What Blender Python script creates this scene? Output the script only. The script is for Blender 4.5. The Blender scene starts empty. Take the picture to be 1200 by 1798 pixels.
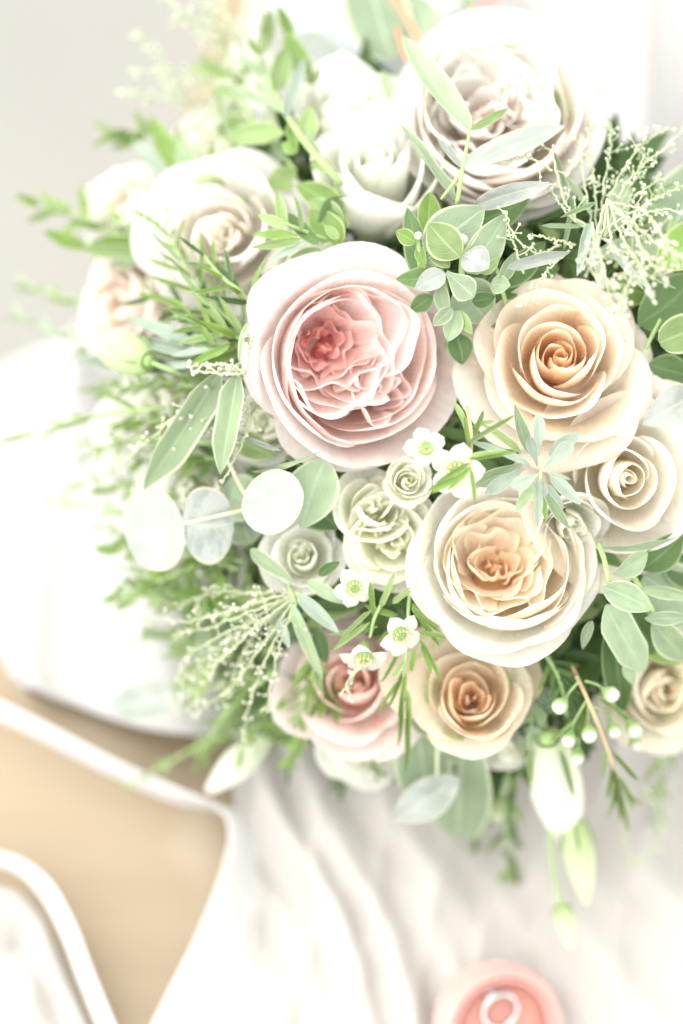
import bpy, math, random
import numpy as np
from mathutils import Matrix, Vector
rnd = random.Random(7)
S = bpy.context.scene
COL = S.collection

# ------------------------------------------------------------------ camera
PITCH = math.radians(72)
PX = 0.2403e-3            # metres per photograph pixel at the focus distance
D = 1.02                  # focus distance
sp, cp = math.sin(PITCH), math.cos(PITCH)
RC = Matrix(((1, 0, 0), (0, sp, -cp), (0, cp, sp)))      # camera axes in the world
P0 = Vector((0, 0, 0.215))                               # point the camera is focused on
CAMPOS = P0 + RC @ Vector((0, 0, D))
cam = bpy.data.cameras.new("camera")
cam.sensor_fit = 'VERTICAL'; cam.sensor_height = 36; cam.sensor_width = 24
cam.lens = 36 * D / (1798 * PX)
cam.clip_start = 0.05; cam.clip_end = 50
cam.dof.use_dof = True; cam.dof.focus_distance = D - 0.006; cam.dof.aperture_fstop = 2.1
camo = bpy.data.objects.new("camera", cam); COL.objects.link(camo)
camo.matrix_world = Matrix.Translation(CAMPOS) @ RC.to_4x4()
S.camera = camo

# ------------------------------------------------------------------ light
SUN = Vector((-0.38, 0.16, 0.91)).normalized()
w = bpy.data.worlds.new("World"); S.world = w; w.use_nodes = True
nt = w.node_tree; nt.nodes.clear()
sky = nt.nodes.new("ShaderNodeTexSky"); sky.sky_type = 'NISHITA'; sky.sun_disc = False
sky.sun_elevation = math.asin(SUN.z); sky.sun_rotation = math.atan2(SUN.x, SUN.y)
sky.dust_density = 0.6; sky.air_density = 1.0
hs = nt.nodes.new("ShaderNodeHueSaturation"); hs.inputs['Saturation'].default_value = 0.02   # overcast: nearly grey
bg = nt.nodes.new("ShaderNodeBackground"); bg.inputs['Strength'].default_value = 0.15
wo = nt.nodes.new("ShaderNodeOutputWorld")
nt.links.new(sky.outputs[0], hs.inputs['Color']); wm = nt.nodes.new("ShaderNodeMix"); wm.data_type = 'RGBA'; wm.blend_type = 'MULTIPLY'; wm.inputs[0].default_value = 1.0; wm.inputs[7].default_value = (1.0, .988, .965, 1)   # white balance of the photograph
nt.links.new(hs.outputs[0], wm.inputs[6]); nt.links.new(wm.outputs[2], bg.inputs[0]); nt.links.new(bg.outputs[0], wo.inputs[0])
sun = bpy.data.lights.new("sun", 'SUN'); sun.energy = 0.5; sun.angle = math.radians(75); sun.color = (1.0, 0.965, 0.92)
suno = bpy.data.objects.new("sun", sun); COL.objects.link(suno)
suno.rotation_euler = SUN.to_track_quat('Z', 'Y').to_euler()
S.view_settings.view_transform = 'Standard'; S.view_settings.look = 'None'
S.view_settings.exposure = 2.45; S.view_settings.gamma = 1.0
S.render.engine = 'CYCLES'
S.cycles.use_denoising = True
S.cycles.max_bounces = 14; S.cycles.diffuse_bounces = 12; S.cycles.transmission_bounces = 8; S.cycles.transparent_max_bounces = 8

# ------------------------------------------------------------------ pixel -> point helpers (camera axes, metres)
def V(px, py, z):
    """point seen at photograph pixel (px, py), z metres in front of the focus plane, in camera axes"""
    s = (D - z) / D * PX
    return Vector(((px - 600) * s, (899 - py) * s, z))
def to_world(v): return P0 + RC @ v
def dome(px, py):
    R = 0.19; r2 = ((px - 850) ** 2 + (py - 760) ** 2) * PX * PX
    r2 = min(r2, (0.93 * R) ** 2)
    return math.sqrt(R * R - r2) - R
def A(px, py, off=0):           # off in millimetres above the bouquet's dome
    return V(px, py, dome(px, py) + off * 1e-3)
def G(px, py, h=0.0):           # point at world height h on that line of sight
    d = (to_world(V(px, py, 0)) - CAMPOS)
    t = (h - CAMPOS.z) / d.z
    return CAMPOS + d * t

# ------------------------------------------------------------------ materials
def newmat(name):
    m = bpy.data.materials.new(name); m.use_nodes = True
    m.node_tree.nodes.clear(); return m, m.node_tree
def N(nt, t, **kw):
    n = nt.nodes.new(t)
    for k, v in kw.items():
        if k in n.inputs: n.inputs[k].default_value = v
        else: setattr(n, k, v)
    return n
def L(nt, a, b): nt.links.new(a, b)
def mixcol(nt, f, a, b, mode='MIX'):
    n = nt.nodes.new("ShaderNodeMix"); n.data_type = 'RGBA'; n.blend_type = mode
    for s, x in ((n.inputs[0], f), (n.inputs[6], a), (n.inputs[7], b)):
        if hasattr(x, 'is_linked'): nt.links.new(x, s)
        else: s.default_value = x if not isinstance(x, tuple) else (*x, 1)
    return n.outputs[2]
def thin_shader(nt, col, tcol, trans, rough, spec, bump=None, sheen=0.0):
    p = N(nt, "ShaderNodeBsdfPrincipled", Roughness=rough)
    p.inputs['Specular IOR Level'].default_value = spec
    p.inputs['Sheen Weight'].default_value = sheen
    t = N(nt, "ShaderNodeBsdfTranslucent")
    m = N(nt, "ShaderNodeMixShader"); m.inputs[0].default_value = trans
    o = N(nt, "ShaderNodeOutputMaterial")
    L(nt, col, p.inputs['Base Color']); L(nt, tcol, t.inputs['Color'])
    L(nt, p.outputs[0], m.inputs[1]); L(nt, t.outputs[0], m.inputs[2]); L(nt, m.outputs[0], o.inputs[0])
    if bump is not None:
        L(nt, bump, p.inputs['Normal']); L(nt, bump, t.inputs['Normal'])

def petal_material(name, trans=0.68):
    m, nt = newmat(name)
    at = N(nt, "ShaderNodeVertexColor", layer_name="Col")
    uv = N(nt, "ShaderNodeUVMap")
    mp = N(nt, "ShaderNodeMapping"); mp.inputs['Scale'].default_value = (34, 1.8, 1); L(nt, uv.outputs[0], mp.inputs[0])
    n1 = N(nt, "ShaderNodeTexNoise", Scale=1.0, Detail=3.0); L(nt, mp.outputs[0], n1.inputs['Vector'])
    tc = N(nt, "ShaderNodeTexCoord")
    n2 = N(nt, "ShaderNodeTexNoise", Scale=900.0, Detail=2.0); L(nt, tc.outputs['Object'], n2.inputs['Vector'])
    n3 = N(nt, "ShaderNodeTexNoise", Scale=70.0, Detail=2.0); L(nt, tc.outputs['Object'], n3.inputs['Vector'])
    r = N(nt, "ShaderNodeMapRange"); r.inputs[1].default_value = .3; r.inputs[2].default_value = .7; r.inputs[3].default_value = .94; r.inputs[4].default_value = 1.03
    L(nt, n1.outputs[0], r.inputs[0])
    r3 = N(nt, "ShaderNodeMapRange"); r3.inputs[1].default_value = .3; r3.inputs[2].default_value = .7; r3.inputs[3].default_value = .95; r3.inputs[4].default_value = 1.03
    L(nt, n3.outputs[0], r3.inputs[0])
    mu = N(nt, "ShaderNodeMath", operation='MULTIPLY'); L(nt, r.outputs[0], mu.inputs[0]); L(nt, r3.outputs[0], mu.inputs[1])
    vm = N(nt, "ShaderNodeVectorMath", operation='SCALE'); L(nt, at.outputs[0], vm.inputs[0]); L(nt, mu.outputs[0], vm.inputs['Scale'])
    # browned, bruised flecks along the rim
    su = N(nt, "ShaderNodeSeparateXYZ"); L(nt, uv.outputs[0], su.inputs[0])
    re = N(nt, "ShaderNodeMapRange"); re.inputs[1].default_value = .93; re.inputs[2].default_value = 1.0; L(nt, su.outputs[1], re.inputs[0])
    n4 = N(nt, "ShaderNodeTexNoise", Scale=160.0, Detail=3.0); L(nt, tc.outputs['Object'], n4.inputs['Vector'])
    rn = N(nt, "ShaderNodeMapRange"); rn.inputs[1].default_value = .52; rn.inputs[2].default_value = .68; rn.inputs[4].default_value = .45; L(nt, n4.outputs[0], rn.inputs[0])
    fk = N(nt, "ShaderNodeMath", operation='MULTIPLY'); L(nt, re.outputs[0], fk.inputs[0]); L(nt, rn.outputs[0], fk.inputs[1])
    pc = mixcol(nt, fk.outputs[0], vm.outputs[0], (.62, .42, .24))
    ad = N(nt, "ShaderNodeMath", operation='ADD'); L(nt, n1.outputs[0], ad.inputs[0])
    m2 = N(nt, "ShaderNodeMath", operation='MULTIPLY'); m2.inputs[1].default_value = .35; L(nt, n2.outputs[0], m2.inputs[0]); L(nt, m2.outputs[0], ad.inputs[1])
    b = N(nt, "ShaderNodeBump", Strength=0.5, Distance=0.0010); L(nt, ad.outputs[0], b.inputs['Height'])
    thin_shader(nt, pc, pc, trans, 0.65, 0.15, b.outputs[0], 0.0)
    return m
PETAL = petal_material("rose_petal")

def leaf_material(name, top, back, rim, vein, trans=0.25, rough=0.5, spec=0.3, var=0.25, bloom=None, rimw=0.9):
    """colours of the upper face, the underside, the margin and the midrib"""
    top, back, rim, vein = (tuple(x * .80 for x in c) for c in (top, back, rim, vein)); bloom = bloom and tuple(x * .80 for x in bloom)
    m, nt = newmat(name)
    uv = N(nt, "ShaderNodeUVMap"); se = N(nt, "ShaderNodeSeparateXYZ"); L(nt, uv.outputs[0], se.inputs[0])
    geo = N(nt, "ShaderNodeNewGeometry"); oi = N(nt, "ShaderNodeObjectInfo"); tc = N(nt, "ShaderNodeTexCoord")
    c = mixcol(nt, geo.outputs['Backfacing'], top, back)
    n = N(nt, "ShaderNodeTexNoise", Scale=3.0, Detail=4.0)
    av = N(nt, "ShaderNodeVectorMath", operation='ADD'); L(nt, tc.outputs['Object'], av.inputs[0])
    cx = N(nt, "ShaderNodeCombineXYZ"); sc = N(nt, "ShaderNodeMath", operation='MULTIPLY'); sc.inputs[1].default_value = 37.0
    L(nt, oi.outputs['Random'], sc.inputs[0]); L(nt, sc.outputs[0], cx.inputs[2]); L(nt, cx.outputs[0], av.inputs[1]); L(nt, av.outputs[0], n.inputs['Vector'])
    hsv = N(nt, "ShaderNodeHueSaturation")
    r1 = N(nt, "ShaderNodeMapRange"); r1.inputs[3].default_value = 1 - var; r1.inputs[4].default_value = 1 + var; L(nt, oi.outputs['Random'], r1.inputs[0])
    r2 = N(nt, "ShaderNodeMapRange"); r2.inputs[1].default_value = .3; r2.inputs[2].default_value = .7; r2.inputs[3].default_value = .85; r2.inputs[4].default_value = 1.12; L(nt, n.outputs[0], r2.inputs[0])
    mm = N(nt, "ShaderNodeMath", operation='MULTIPLY'); L(nt, r1.outputs[0], mm.inputs[0]); L(nt, r2.outputs[0], mm.inputs[1])
    L(nt, mm.outputs[0], hsv.inputs['Value']); L(nt, c, hsv.inputs['Color'])
    c = hsv.outputs[0]
    if bloom:                                     # powdery wax in patches
        nb = N(nt, "ShaderNodeTexNoise", Scale=1.6, Detail=6.0, Roughness=.7); L(nt, av.outputs[0], nb.inputs['Vector'])
        rb = N(nt, "ShaderNodeMapRange"); rb.inputs[1].default_value = .42; rb.inputs[2].default_value = .58; L(nt, nb.outputs[0], rb.inputs[0])
        c = mixcol(nt, rb.outputs[0], c, bloom)
    # veins: |u| distance to the midrib, side veins slanting
    au = N(nt, "ShaderNodeMath", operation='ABSOLUTE'); L(nt, se.outputs[0], au.inputs[0])
    mid = N(nt, "ShaderNodeMapRange"); mid.inputs[1].default_value = 0.03; mid.inputs[2].default_value = .09; mid.inputs[3].default_value = .55; mid.inputs[4].default_value = 0; L(nt, au.outputs[0], mid.inputs[0])
    c = mixcol(nt, mid.outputs[0], c, vein)
    ri = N(nt, "ShaderNodeMapRange"); ri.inputs[1].default_value = rimw - .06; ri.inputs[2].default_value = rimw + .02; ri.inputs[3].default_value = 0; ri.inputs[4].default_value = .8; L(nt, au.outputs[0], ri.inputs[0])
    c = mixcol(nt, ri.outputs[0], c, rim)
    sv = N(nt, "ShaderNodeMath", operation='MULTIPLY_ADD'); sv.inputs[1].default_value = -.55; L(nt, au.outputs[0], sv.inputs[0]); L(nt, se.outputs[1], sv.inputs[2])
    wv = N(nt, "ShaderNodeMath", operation='MULTIPLY'); wv.inputs[1].default_value = 55; L(nt, sv.outputs[0], wv.inputs[0])
    si = N(nt, "ShaderNodeMath", operation='SINE'); L(nt, wv.outputs[0], si.inputs[0])
    pw = N(nt, "ShaderNodeMapRange"); pw.inputs[1].default_value = .8; pw.inputs[2].default_value = 1; pw.inputs[3].default_value = 0; pw.inputs[4].default_value = .26; L(nt, si.outputs[0], pw.inputs[0])
    c = mixcol(nt, pw.outputs[0], c, vein)
    ns = N(nt, "ShaderNodeTexNoise", Scale=9.0, Detail=5.0, Roughness=.75); L(nt, av.outputs[0], ns.inputs['Vector'])
    rs = N(nt, "ShaderNodeMapRange"); rs.inputs[1].default_value = .66; rs.inputs[2].default_value = .72; rs.inputs[3].default_value = 0; rs.inputs[4].default_value = .55; L(nt, ns.outputs[0], rs.inputs[0])
    c = mixcol(nt, rs.outputs[0], c, tuple(x * f for x, f in zip(top, (.75, .55, .5))))
    nf = N(nt, "ShaderNodeTexNoise", Scale=28.0, Detail=3.0); L(nt, av.outputs[0], nf.inputs['Vector'])
    ab = N(nt, "ShaderNodeMath", operation='SUBTRACT'); L(nt, nf.outputs[0], ab.inputs[0]); L(nt, mid.outputs[0], ab.inputs[1])
    b = N(nt, "ShaderNodeBump", Strength=0.35, Distance=0.0005); L(nt, ab.outputs[0], b.inputs['Height'])
    thin_shader(nt, c, c, trans, rough, spec, b.outputs[0])
    return m
LM = {
 'euc':   leaf_material("eucalyptus_leaf", (.255, .335, .205), (.31, .375, .265), (.50, .56, .38), (.40, .50, .36)),
 'silver': leaf_material("silver_eucalyptus_leaf", (.295, .335, .295), (.325, .36, .32), (.50, .45, .33), (.43, .48, .40), bloom=(.36, .385, .36), rough=.6, rimw=.95),
 'sage':  leaf_material("sage_leaf", (.27, .36, .20), (.40, .46, .38), (.56, .58, .44), (.38, .48, .34)),
 'white': leaf_material("downy_leaf", (.30, .37, .295), (.35, .40, .345), (.42, .45, .38), (.37, .42, .36), rough=.75, spec=.15),
 'fresh': leaf_material("fresh_leaf", (.19, .31, .065), (.26, .38, .12), (.45, .52, .25), (.30, .46, .20), trans=.35),
 'soft':  leaf_material("soft_green_leaf", (.24, .34, .125), (.30, .40, .18), (.48, .54, .32), (.34, .47, .26), trans=.3),
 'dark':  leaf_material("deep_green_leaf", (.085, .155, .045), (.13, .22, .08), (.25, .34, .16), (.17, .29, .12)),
}
LM['shade'] = leaf_material("painted_shade_leaf", (.065, .12, .035), (.10, .17, .06), (.12, .19, .07), (.10, .18, .07), trans=.15)  # filler leaves coloured darker, painting in the shade of the gaps
def plain(name, col, rough=.6, spec=.3, noise=0.12, scale=120, bump=0.1):
    m, nt = newmat(name)
    tc = N(nt, "ShaderNodeTexCoord"); n = N(nt, "ShaderNodeTexNoise", Scale=float(scale), Detail=4.0); L(nt, tc.outputs['Object'], n.inputs['Vector'])
    c = mixcol(nt, n.outputs[0], tuple(x * (1 - noise) for x in col), tuple(min(.9, x * (1 + noise)) for x in col))
    p = N(nt, "ShaderNodeBsdfPrincipled", Roughness=rough); p.inputs['Specular IOR Level'].default_value = spec
    L(nt, c, p.inputs['Base Color'])
    b = N(nt, "ShaderNodeBump", Strength=bump, Distance=0.0005); L(nt, n.outputs[0], b.inputs['Height']); L(nt, b.outputs[0], p.inputs['Normal'])
    o = N(nt, "ShaderNodeOutputMaterial"); L(nt, p.outputs[0], o.inputs[0])
    return m
STEM = plain("green_stem", (.23, .33, .13)); STEMP = plain("pale_stem", (.36, .41, .26)); STEMR = plain("coral_stem", (.62, .20, .12)); STEMB = plain("brown_stem", (.40, .30, .16))
BUDM = plain("pale_bud", (.42, .46, .33)); CALYX = plain("green_calyx", (.20, .30, .11)); STAMEN = plain("yellow_stamen", (.55, .48, .22))
WAXBUD = plain("white_bud", (.36, .365, .31), rough=.4)

# ------------------------------------------------------------------ mesh builders
def mesh(name, verts, faces, mat, uvs=None, cols=None, smooth=True):
    me = bpy.data.meshes.new(name)
    me.from_pydata(verts, [], faces)
    me.materials.append(mat)
    if smooth: me.polygons.foreach_set("use_smooth", [True] * len(me.polygons))
    if uvs is not None:
        ul = me.uv_layers.new(name="UVMap")
        li = np.empty(len(me.loops), dtype=np.int32); me.loops.foreach_get("vertex_index", li)
        ul.data.foreach_set("uv", np.asarray(uvs, dtype=np.float32)[li].ravel())
    if cols is not None:
        ca = me.color_attributes.new("Col", 'FLOAT_COLOR', 'POINT')
        c4 = np.ones((len(verts), 4), dtype=np.float32); c4[:, :3] = cols
        ca.data.foreach_set("color", c4.ravel())
    me.update(); return me
def grid_faces(nu, nv):
    return [(j * nu + i, j * nu + i + 1, (j + 1) * nu + i + 1, (j + 1) * nu + i) for j in range(nv - 1) for i in range(nu - 1)]
def tube(V_, F_, pts, r0, r1, sides=6):
    """append a tapered tube along pts to vertex and face lists"""
    pts = [Vector(p) for p in pts]; b = len(V_); n = len(pts)
    up = Vector((.3, .5, .81))
    for i, p in enumerate(pts):
        t = (pts[min(i + 1, n - 1)] - pts[max(i - 1, 0)]).normalized()
        a = t.cross(up)
        if a.length < .1: a = t.cross(Vector((1, 0, 0)))
        a.normalize(); c = t.cross(a); r = r0 + (r1 - r0) * i / (n - 1)
        for k in range(sides):
            q = p + (a * math.cos(2 * math.pi * k / sides) + c * math.sin(2 * math.pi * k / sides)) * r
            V_.append(tuple(q))
    for i in range(n - 1):
        for k in range(sides):
            F_.append((b + i * sides + k, b + i * sides + (k + 1) % sides, b + (i + 1) * sides + (k + 1) % sides, b + (i + 1) * sides + k))
    F_.append(tuple(b + k for k in range(sides))[::-1]); F_.append(tuple(b + (n - 1) * sides + k for k in range(sides)))
def lathe(V_, F_, prof, axis, origin, seg=12):
    """append a lathed profile [(r, z)] standing on axis at origin"""
    q = Vector(axis).normalized().to_track_quat('Z', 'Y'); b = len(V_); n = len(prof)
    for r, z in prof:
        for k in range(seg):
            a = 2 * math.pi * k / seg
            V_.append(tuple(Vector(origin) + q @ Vector((r * math.cos(a), r * math.sin(a), z))))
    for i in range(n - 1):
        for k in range(seg):
            F_.append((b + i * seg + k, b + i * seg + (k + 1) % seg, b + (i + 1) * seg + (k + 1) % seg, b + (i + 1) * seg + k))
    F_.append(tuple(b + (n - 1) * seg + k for k in range(seg)))
    F_.append(tuple(b + k for k in range(seg))[::-1])
OCT = [(1, 0, 0), (-1, 0, 0), (0, 1, 0), (0, -1, 0), (0, 0, 1), (0, 0, -1)]
OCTF = [(0, 2, 4), (2, 1, 4), (1, 3, 4), (3, 0, 4), (2, 0, 5), (1, 2, 5), (3, 1, 5), (0, 3, 5)]
def _ico():
    v = [Vector(p) for p in OCT]; f = []; cache = {}
    def m(a, b):
        k = (min(a, b), max(a, b))
        if k not in cache: v.append(((v[a] + v[b]) / 2).normalized()); cache[k] = len(v) - 1
        return cache[k]
    for a, b, c in OCTF:
        x, y, z = m(a, b), m(b, c), m(c, a); f += [(a, x, z), (x, b, y), (z, y, c), (x, y, z)]
    return v, f
BALLV, BALLF = _ico()
def ball(V_, F_, p, r, sq=1.0):
    b = len(V_); p = Vector(p)
    for v in BALLV: V_.append((p.x + v.x * r, p.y + v.y * r * sq, p.z + v.z * r))
    for f in BALLF: F_.append((f[0] + b, f[1] + b, f[2] + b))
def crom(pts, n):
    pts = [Vector(p) for p in pts]
    if len(pts) == 2: return [pts[0].lerp(pts[1], i / (n - 1)) for i in range(n)]
    P = [2 * pts[0] - pts[1]] + pts + [2 * pts[-1] - pts[-2]]; out = []
    m = len(pts) - 1
    for i in range(n):
        x = i / (n - 1) * m; k = min(int(x), m - 1); t = x - k
        a, b, c, d = P[k:k + 4]
        out.append(.5 * ((2 * b) + (c - a) * t + (2 * a - 5 * b + 4 * c - d) * t * t + (3 * b - a - 3 * c + d) * t ** 3))
    return out

# ------------------------------------------------------------------ things
def put(name, data, parent=None, mat4=None):
    o = bpy.data.objects.new(name, data); COL.objects.link(o)
    if parent is not None: o.parent = parent
    if mat4 is not None: o.matrix_local = mat4
    return o
def thing(name, label, cat, base, group=None):
    """an Empty at the thing's base, turned like the camera axes; base given in camera axes"""
    o = put(name, None); o.empty_display_size = .01
    o.matrix_world = Matrix.Translation(to_world(base)) @ RC.to_4x4()
    tag(o, label, cat, group); return o
def tag(o, label, cat, group=None):
    o['label'] = label; o['category'] = cat
    if group: o['group'] = group
def aim(axis, spin=0.0):
    a = Vector(axis).normalized(); x = Vector((0, 1, 0)).cross(a)
    if x.length < .05: x = Vector((1, 0, 0))
    x.normalize(); y = a.cross(x)
    return Matrix((x, y, a)).transposed().to_4x4() @ Matrix.Rotation(spin, 4, 'Z')

# ---- petals
def sm(x): x = np.clip(x, 0, 1); return x * x * (3 - 2 * x)
def petal_mesh(R, phi, W, rb, zb, rr, zr, b1=1.05, b2=1.02, am=0., k=.12, tuck=.04, flare=.05, top=.28, rip=.03, col=None, nu=13, nv=12, point=0., r=rnd, t0=.55):
    U, T0 = np.meshgrid(np.linspace(-1, 1, nu), np.linspace(0, 1, nv))
    aU = np.abs(U)
    T = T0 * (1 - min(.62, top * 2.0) * aU ** 2.3 + point * np.exp(-(U / .16) ** 2))
    h = zr - zb
    p = [(rb, zb), (b1 * rr, zb + .3 * h), (b2 * rr, zr - .28 * h), (rr, zr)]
    B = [(1 - T) ** 3, 3 * T * (1 - T) ** 2, 3 * T * T * (1 - T), T ** 3]
    rad = sum(B[i] * p[i][0] for i in range(4)); z = sum(B[i] * p[i][1] for i in range(4))
    tt = np.clip((T - t0) / (1 - t0), 0, 1); a = am * tt ** 1.3
    rad = rad + k * np.sin(np.minimum(a, 2.2)) * (am > 0); z = z - k * (1 - np.cos(a)) * (am > 0)
    f1, f2, f3 = (r.uniform(0, 6.3) for _ in range(3)); g1, g2 = r.uniform(1.6, 2.6), r.uniform(3.4, 5.5)
    wob = np.sin(U * g1 + f1) * .6 + np.sin(U * g2 + f2) * .45 + np.sin(U * 9 + f3) * .16
    rad = rad + rip * wob * T ** 2 + tuck * U * (.3 + .7 * T) + flare * aU ** 3 * T
    z = z + rip * .9 * np.sin(U * g2 * .8 + f3) * T ** 2.5 + rip * .55 * np.sin(U * 11 + f1) * T ** 7
    ang = phi + U * W * (.5 + .5 * sm(T / .55)) + .05 * np.sin(T * 4 + f1)
    z = z + r.uniform(-.10, .10) * U * T * min(1, rr * 1.6)
    jx, jy = r.uniform(-.05, .05) * min(1, rr + .2), r.uniform(-.05, .05) * min(1, rr + .2)
    X = np.stack([(rad * np.cos(ang) + jx * T) * R, (rad * np.sin(ang) + jy * T) * R, z * R], -1).reshape(-1, 3)
    cols = pcol(col, U, T, r).reshape(-1, 3)
    uvs = np.stack([(U * .5 + .5) + phi * 3, T0], -1).reshape(-1, 2)
    return mesh("petal", X.tolist(), grid_faces(nu, nv), PETAL, uvs, cols)
def pcol(col, U, T, r):
    base, edge, pw, tip = col
    j = 1 + r.uniform(-.03, .03)
    f = (np.clip(T, 0, 1) ** pw)[..., None]
    c = np.array(base) * (1 - f) + np.array(edge) * f
    if tip is not None:
        ph = r.uniform(0, 6); m = (sm((T - .88) / .1) * sm((np.sin(U * 2.2 + ph) - .25) / .5))[..., None] * .7
        c = c * (1 - m) + np.array(tip) * m
    return np.clip(c ** .68 * j, 0, .93)
def fold_mesh(R, cx, cy, a, th, span, zb, zt, lean, rip, col, nu=21, nv=11, r=rnd, top=.25):
    """inner petal of a quartered rose: a sheet standing along an arc, wavy along its rim"""
    U, T0 = np.meshgrid(np.linspace(-1, 1, nu), np.linspace(0, 1, nv))
    T = T0 * (1 - top * np.abs(U) ** 2.5)
    f1, f2, f3 = (r.uniform(0, 6.3) for _ in range(3))
    ang = th + U * span + .15 * np.sin(T * 3 + f3)
    rad = a * (.55 + .45 * sm(T)) + lean * T ** 2 + rip * T * (np.sin(U * 3.1 + f1) * .8 + np.sin(U * 6.3 + f2) * .4)
    z = zb + (zt - zb) * T + rip * .5 * np.sin(U * 3.6 + f3) * T ** 2
    x, y = cx + rad * np.cos(ang), cy + rad * np.sin(ang)
    q = np.hypot(x, y) + 1e-6; q2 = np.where(q < .58, q, .58 + .16 * np.tanh((q - .58) / .16)) / q     # kept inside the cup
    X = np.stack([x * q2 * R, y * q2 * R, z * R], -1).reshape(-1, 3)
    uvs = np.stack([(U * .5 + .5) + th, T0], -1).reshape(-1, 2)
    return mesh("petal", X.tolist(), grid_faces(nu, nv), PETAL, uvs, pcol(col, U, T, r).reshape(-1, 3))

# layer: n, rr, zr, W, b1, b2, am, k, tuck, flare, top, rip
TEA = [
 (2, .06, .03, 2.3, 1.3, 1.3, 0, 0, .03, 0, .10, .012),
 (3, .125, .055, 1.6, 1.4, 1.35, 0, 0, .06, 0, .14, .022),
 (3, .20, .085, 1.45, 1.4, 1.3, .5, .03, .09, .0, .18, .03),
 (3, .31, .11, 1.35, 1.3, 1.22, .9, .045, .12, .01, .22, .04),
 (3, .45, .12, 1.25, 1.2, 1.15, 1.1, .06, .14, .02, .26, .05),
 (4, .60, .06, 1.1, 1.08, 1.08, 1.3, .09, .14, .04, .28, .06),
 (4, .78, -.05, 1.0, .96, .98, 1.5, .14, .12, .05, .3, .065),
 (5, .92, -.22, .85, .88, .94, 1.8, .17, .08, .06, .32, .065)]
TEAF = TEA[3:]                # the same rose with a folded instead of a coiled heart
def heartfold(seed, cols, k=1.0):
    c = cols(.15); return swirl(.02, -.02, [(.05 * k, 2), (.11 * k, 2), (.17 * k, 3), (.23 * k, 3)], -.05, .22, .05, lambda x, y, a: c, seed, span=1.25)
ROSES = []
def rose(pos, R, axis, spin, layers, cols, label, group, name="rose", zb=-.85, seed=1, folds=None, sepals=0, heart=None, res=(13, 12), extra=(), cat="rose", squash=(1, 1)):
    r = random.Random(seed)
    ROSES.append((pos, Vector(axis).normalized(), R))
    t = thing(name, label, cat, pos, group)
    M = aim(axis, spin) @ Matrix.Diagonal((squash[0], squash[1], 1, 1))
    nl = len(layers); off = 0
    for li, (n, rr, zr, W, b1, b2, am, k, tuck, flare, top, rip) in enumerate(layers):
        off += .62 + r.uniform(-.15, .15)
        f = li / max(1, nl - 1); col = cols(f); g = 1 - .15 * f; col = (tuple(x * g for x in col[0]), tuple(x * g for x in col[1]), col[2], col[3])     # outer layers darkened in colour, to even out the shade inside the cup
        for i in range(n):
            ph = off + 2 * math.pi * i / n + r.uniform(-.2, .2)
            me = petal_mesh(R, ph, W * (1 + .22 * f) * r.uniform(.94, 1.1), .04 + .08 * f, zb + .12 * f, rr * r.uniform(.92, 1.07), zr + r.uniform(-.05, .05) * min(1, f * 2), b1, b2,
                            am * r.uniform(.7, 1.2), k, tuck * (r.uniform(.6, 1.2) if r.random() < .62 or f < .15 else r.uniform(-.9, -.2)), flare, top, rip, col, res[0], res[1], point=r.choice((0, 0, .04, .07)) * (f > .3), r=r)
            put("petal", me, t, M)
    for q in (folds or ()): put("petal", fold_mesh(R, *q, r=r), t, M)
    for e in extra:
        put("petal", petal_mesh(R, **e, nu=res[0] + 4, nv=res[1] + 2, r=r), t, M)
    hc = np.clip(np.array(heart or cols(.25)[0]) ** .72, 0, .9)      # the fleshy base the petals grow from
    vv, ff = [], []; lathe(vv, ff, [(.08 * R, (zb + .02) * R), (.30 * R, (zb + .10) * R), (.36 * R, (zb + .20) * R), (.26 * R, (zb + .23) * R), (.10 * R, (zb + .22) * R), (.02 * R, (zb + .25) * R)], (0, 0, 1), (0, 0, 0), 16)
    put("flower_base", mesh("flower_base", vv, ff, PETAL, [(0, 0)] * len(vv), np.tile(hc, (len(vv), 1))), t, M)
    if sepals:
        for i in range(sepals):
            a = 2 * math.pi * i / sepals + r.uniform(-.2, .2)
            me = petal_mesh(R, a, .42, .05, zb - .05, .62, zb + .75, 1.1, 1.05, 1.2, .1, 0, 0, .75, .03, (( .3, .42, .18), (.38, .48, .24), 1, None), 7, 10, r=r)
            put("sepal", me, t, M)
        vv, ff = [], []; lathe(vv, ff, [(.05 * R, (zb - .35) * R), (.16 * R, (zb - .2) * R), (.17 * R, (zb - .05) * R), (.1 * R, zb * R + .1 * R)], (0, 0, 1), (0, 0, 0))
        put("calyx", mesh("calyx", vv, ff, CALYX), t, M)
    return t
def mixer(inner, outer, k=1.0):
    """petal colours from the heart (f=0) to the outside (f=1); each side = (base, edge, power, tip)"""
    def f(x):
        x = x ** k
        l = lambda a, b: tuple(p * (1 - x) + q * x for p, q in zip(a, b))
        return (l(inner[0], outer[0]), l(inner[1], outer[1]), inner[2] * (1 - x) + outer[2] * x, outer[3] if x > .5 else None)
    return f
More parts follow.
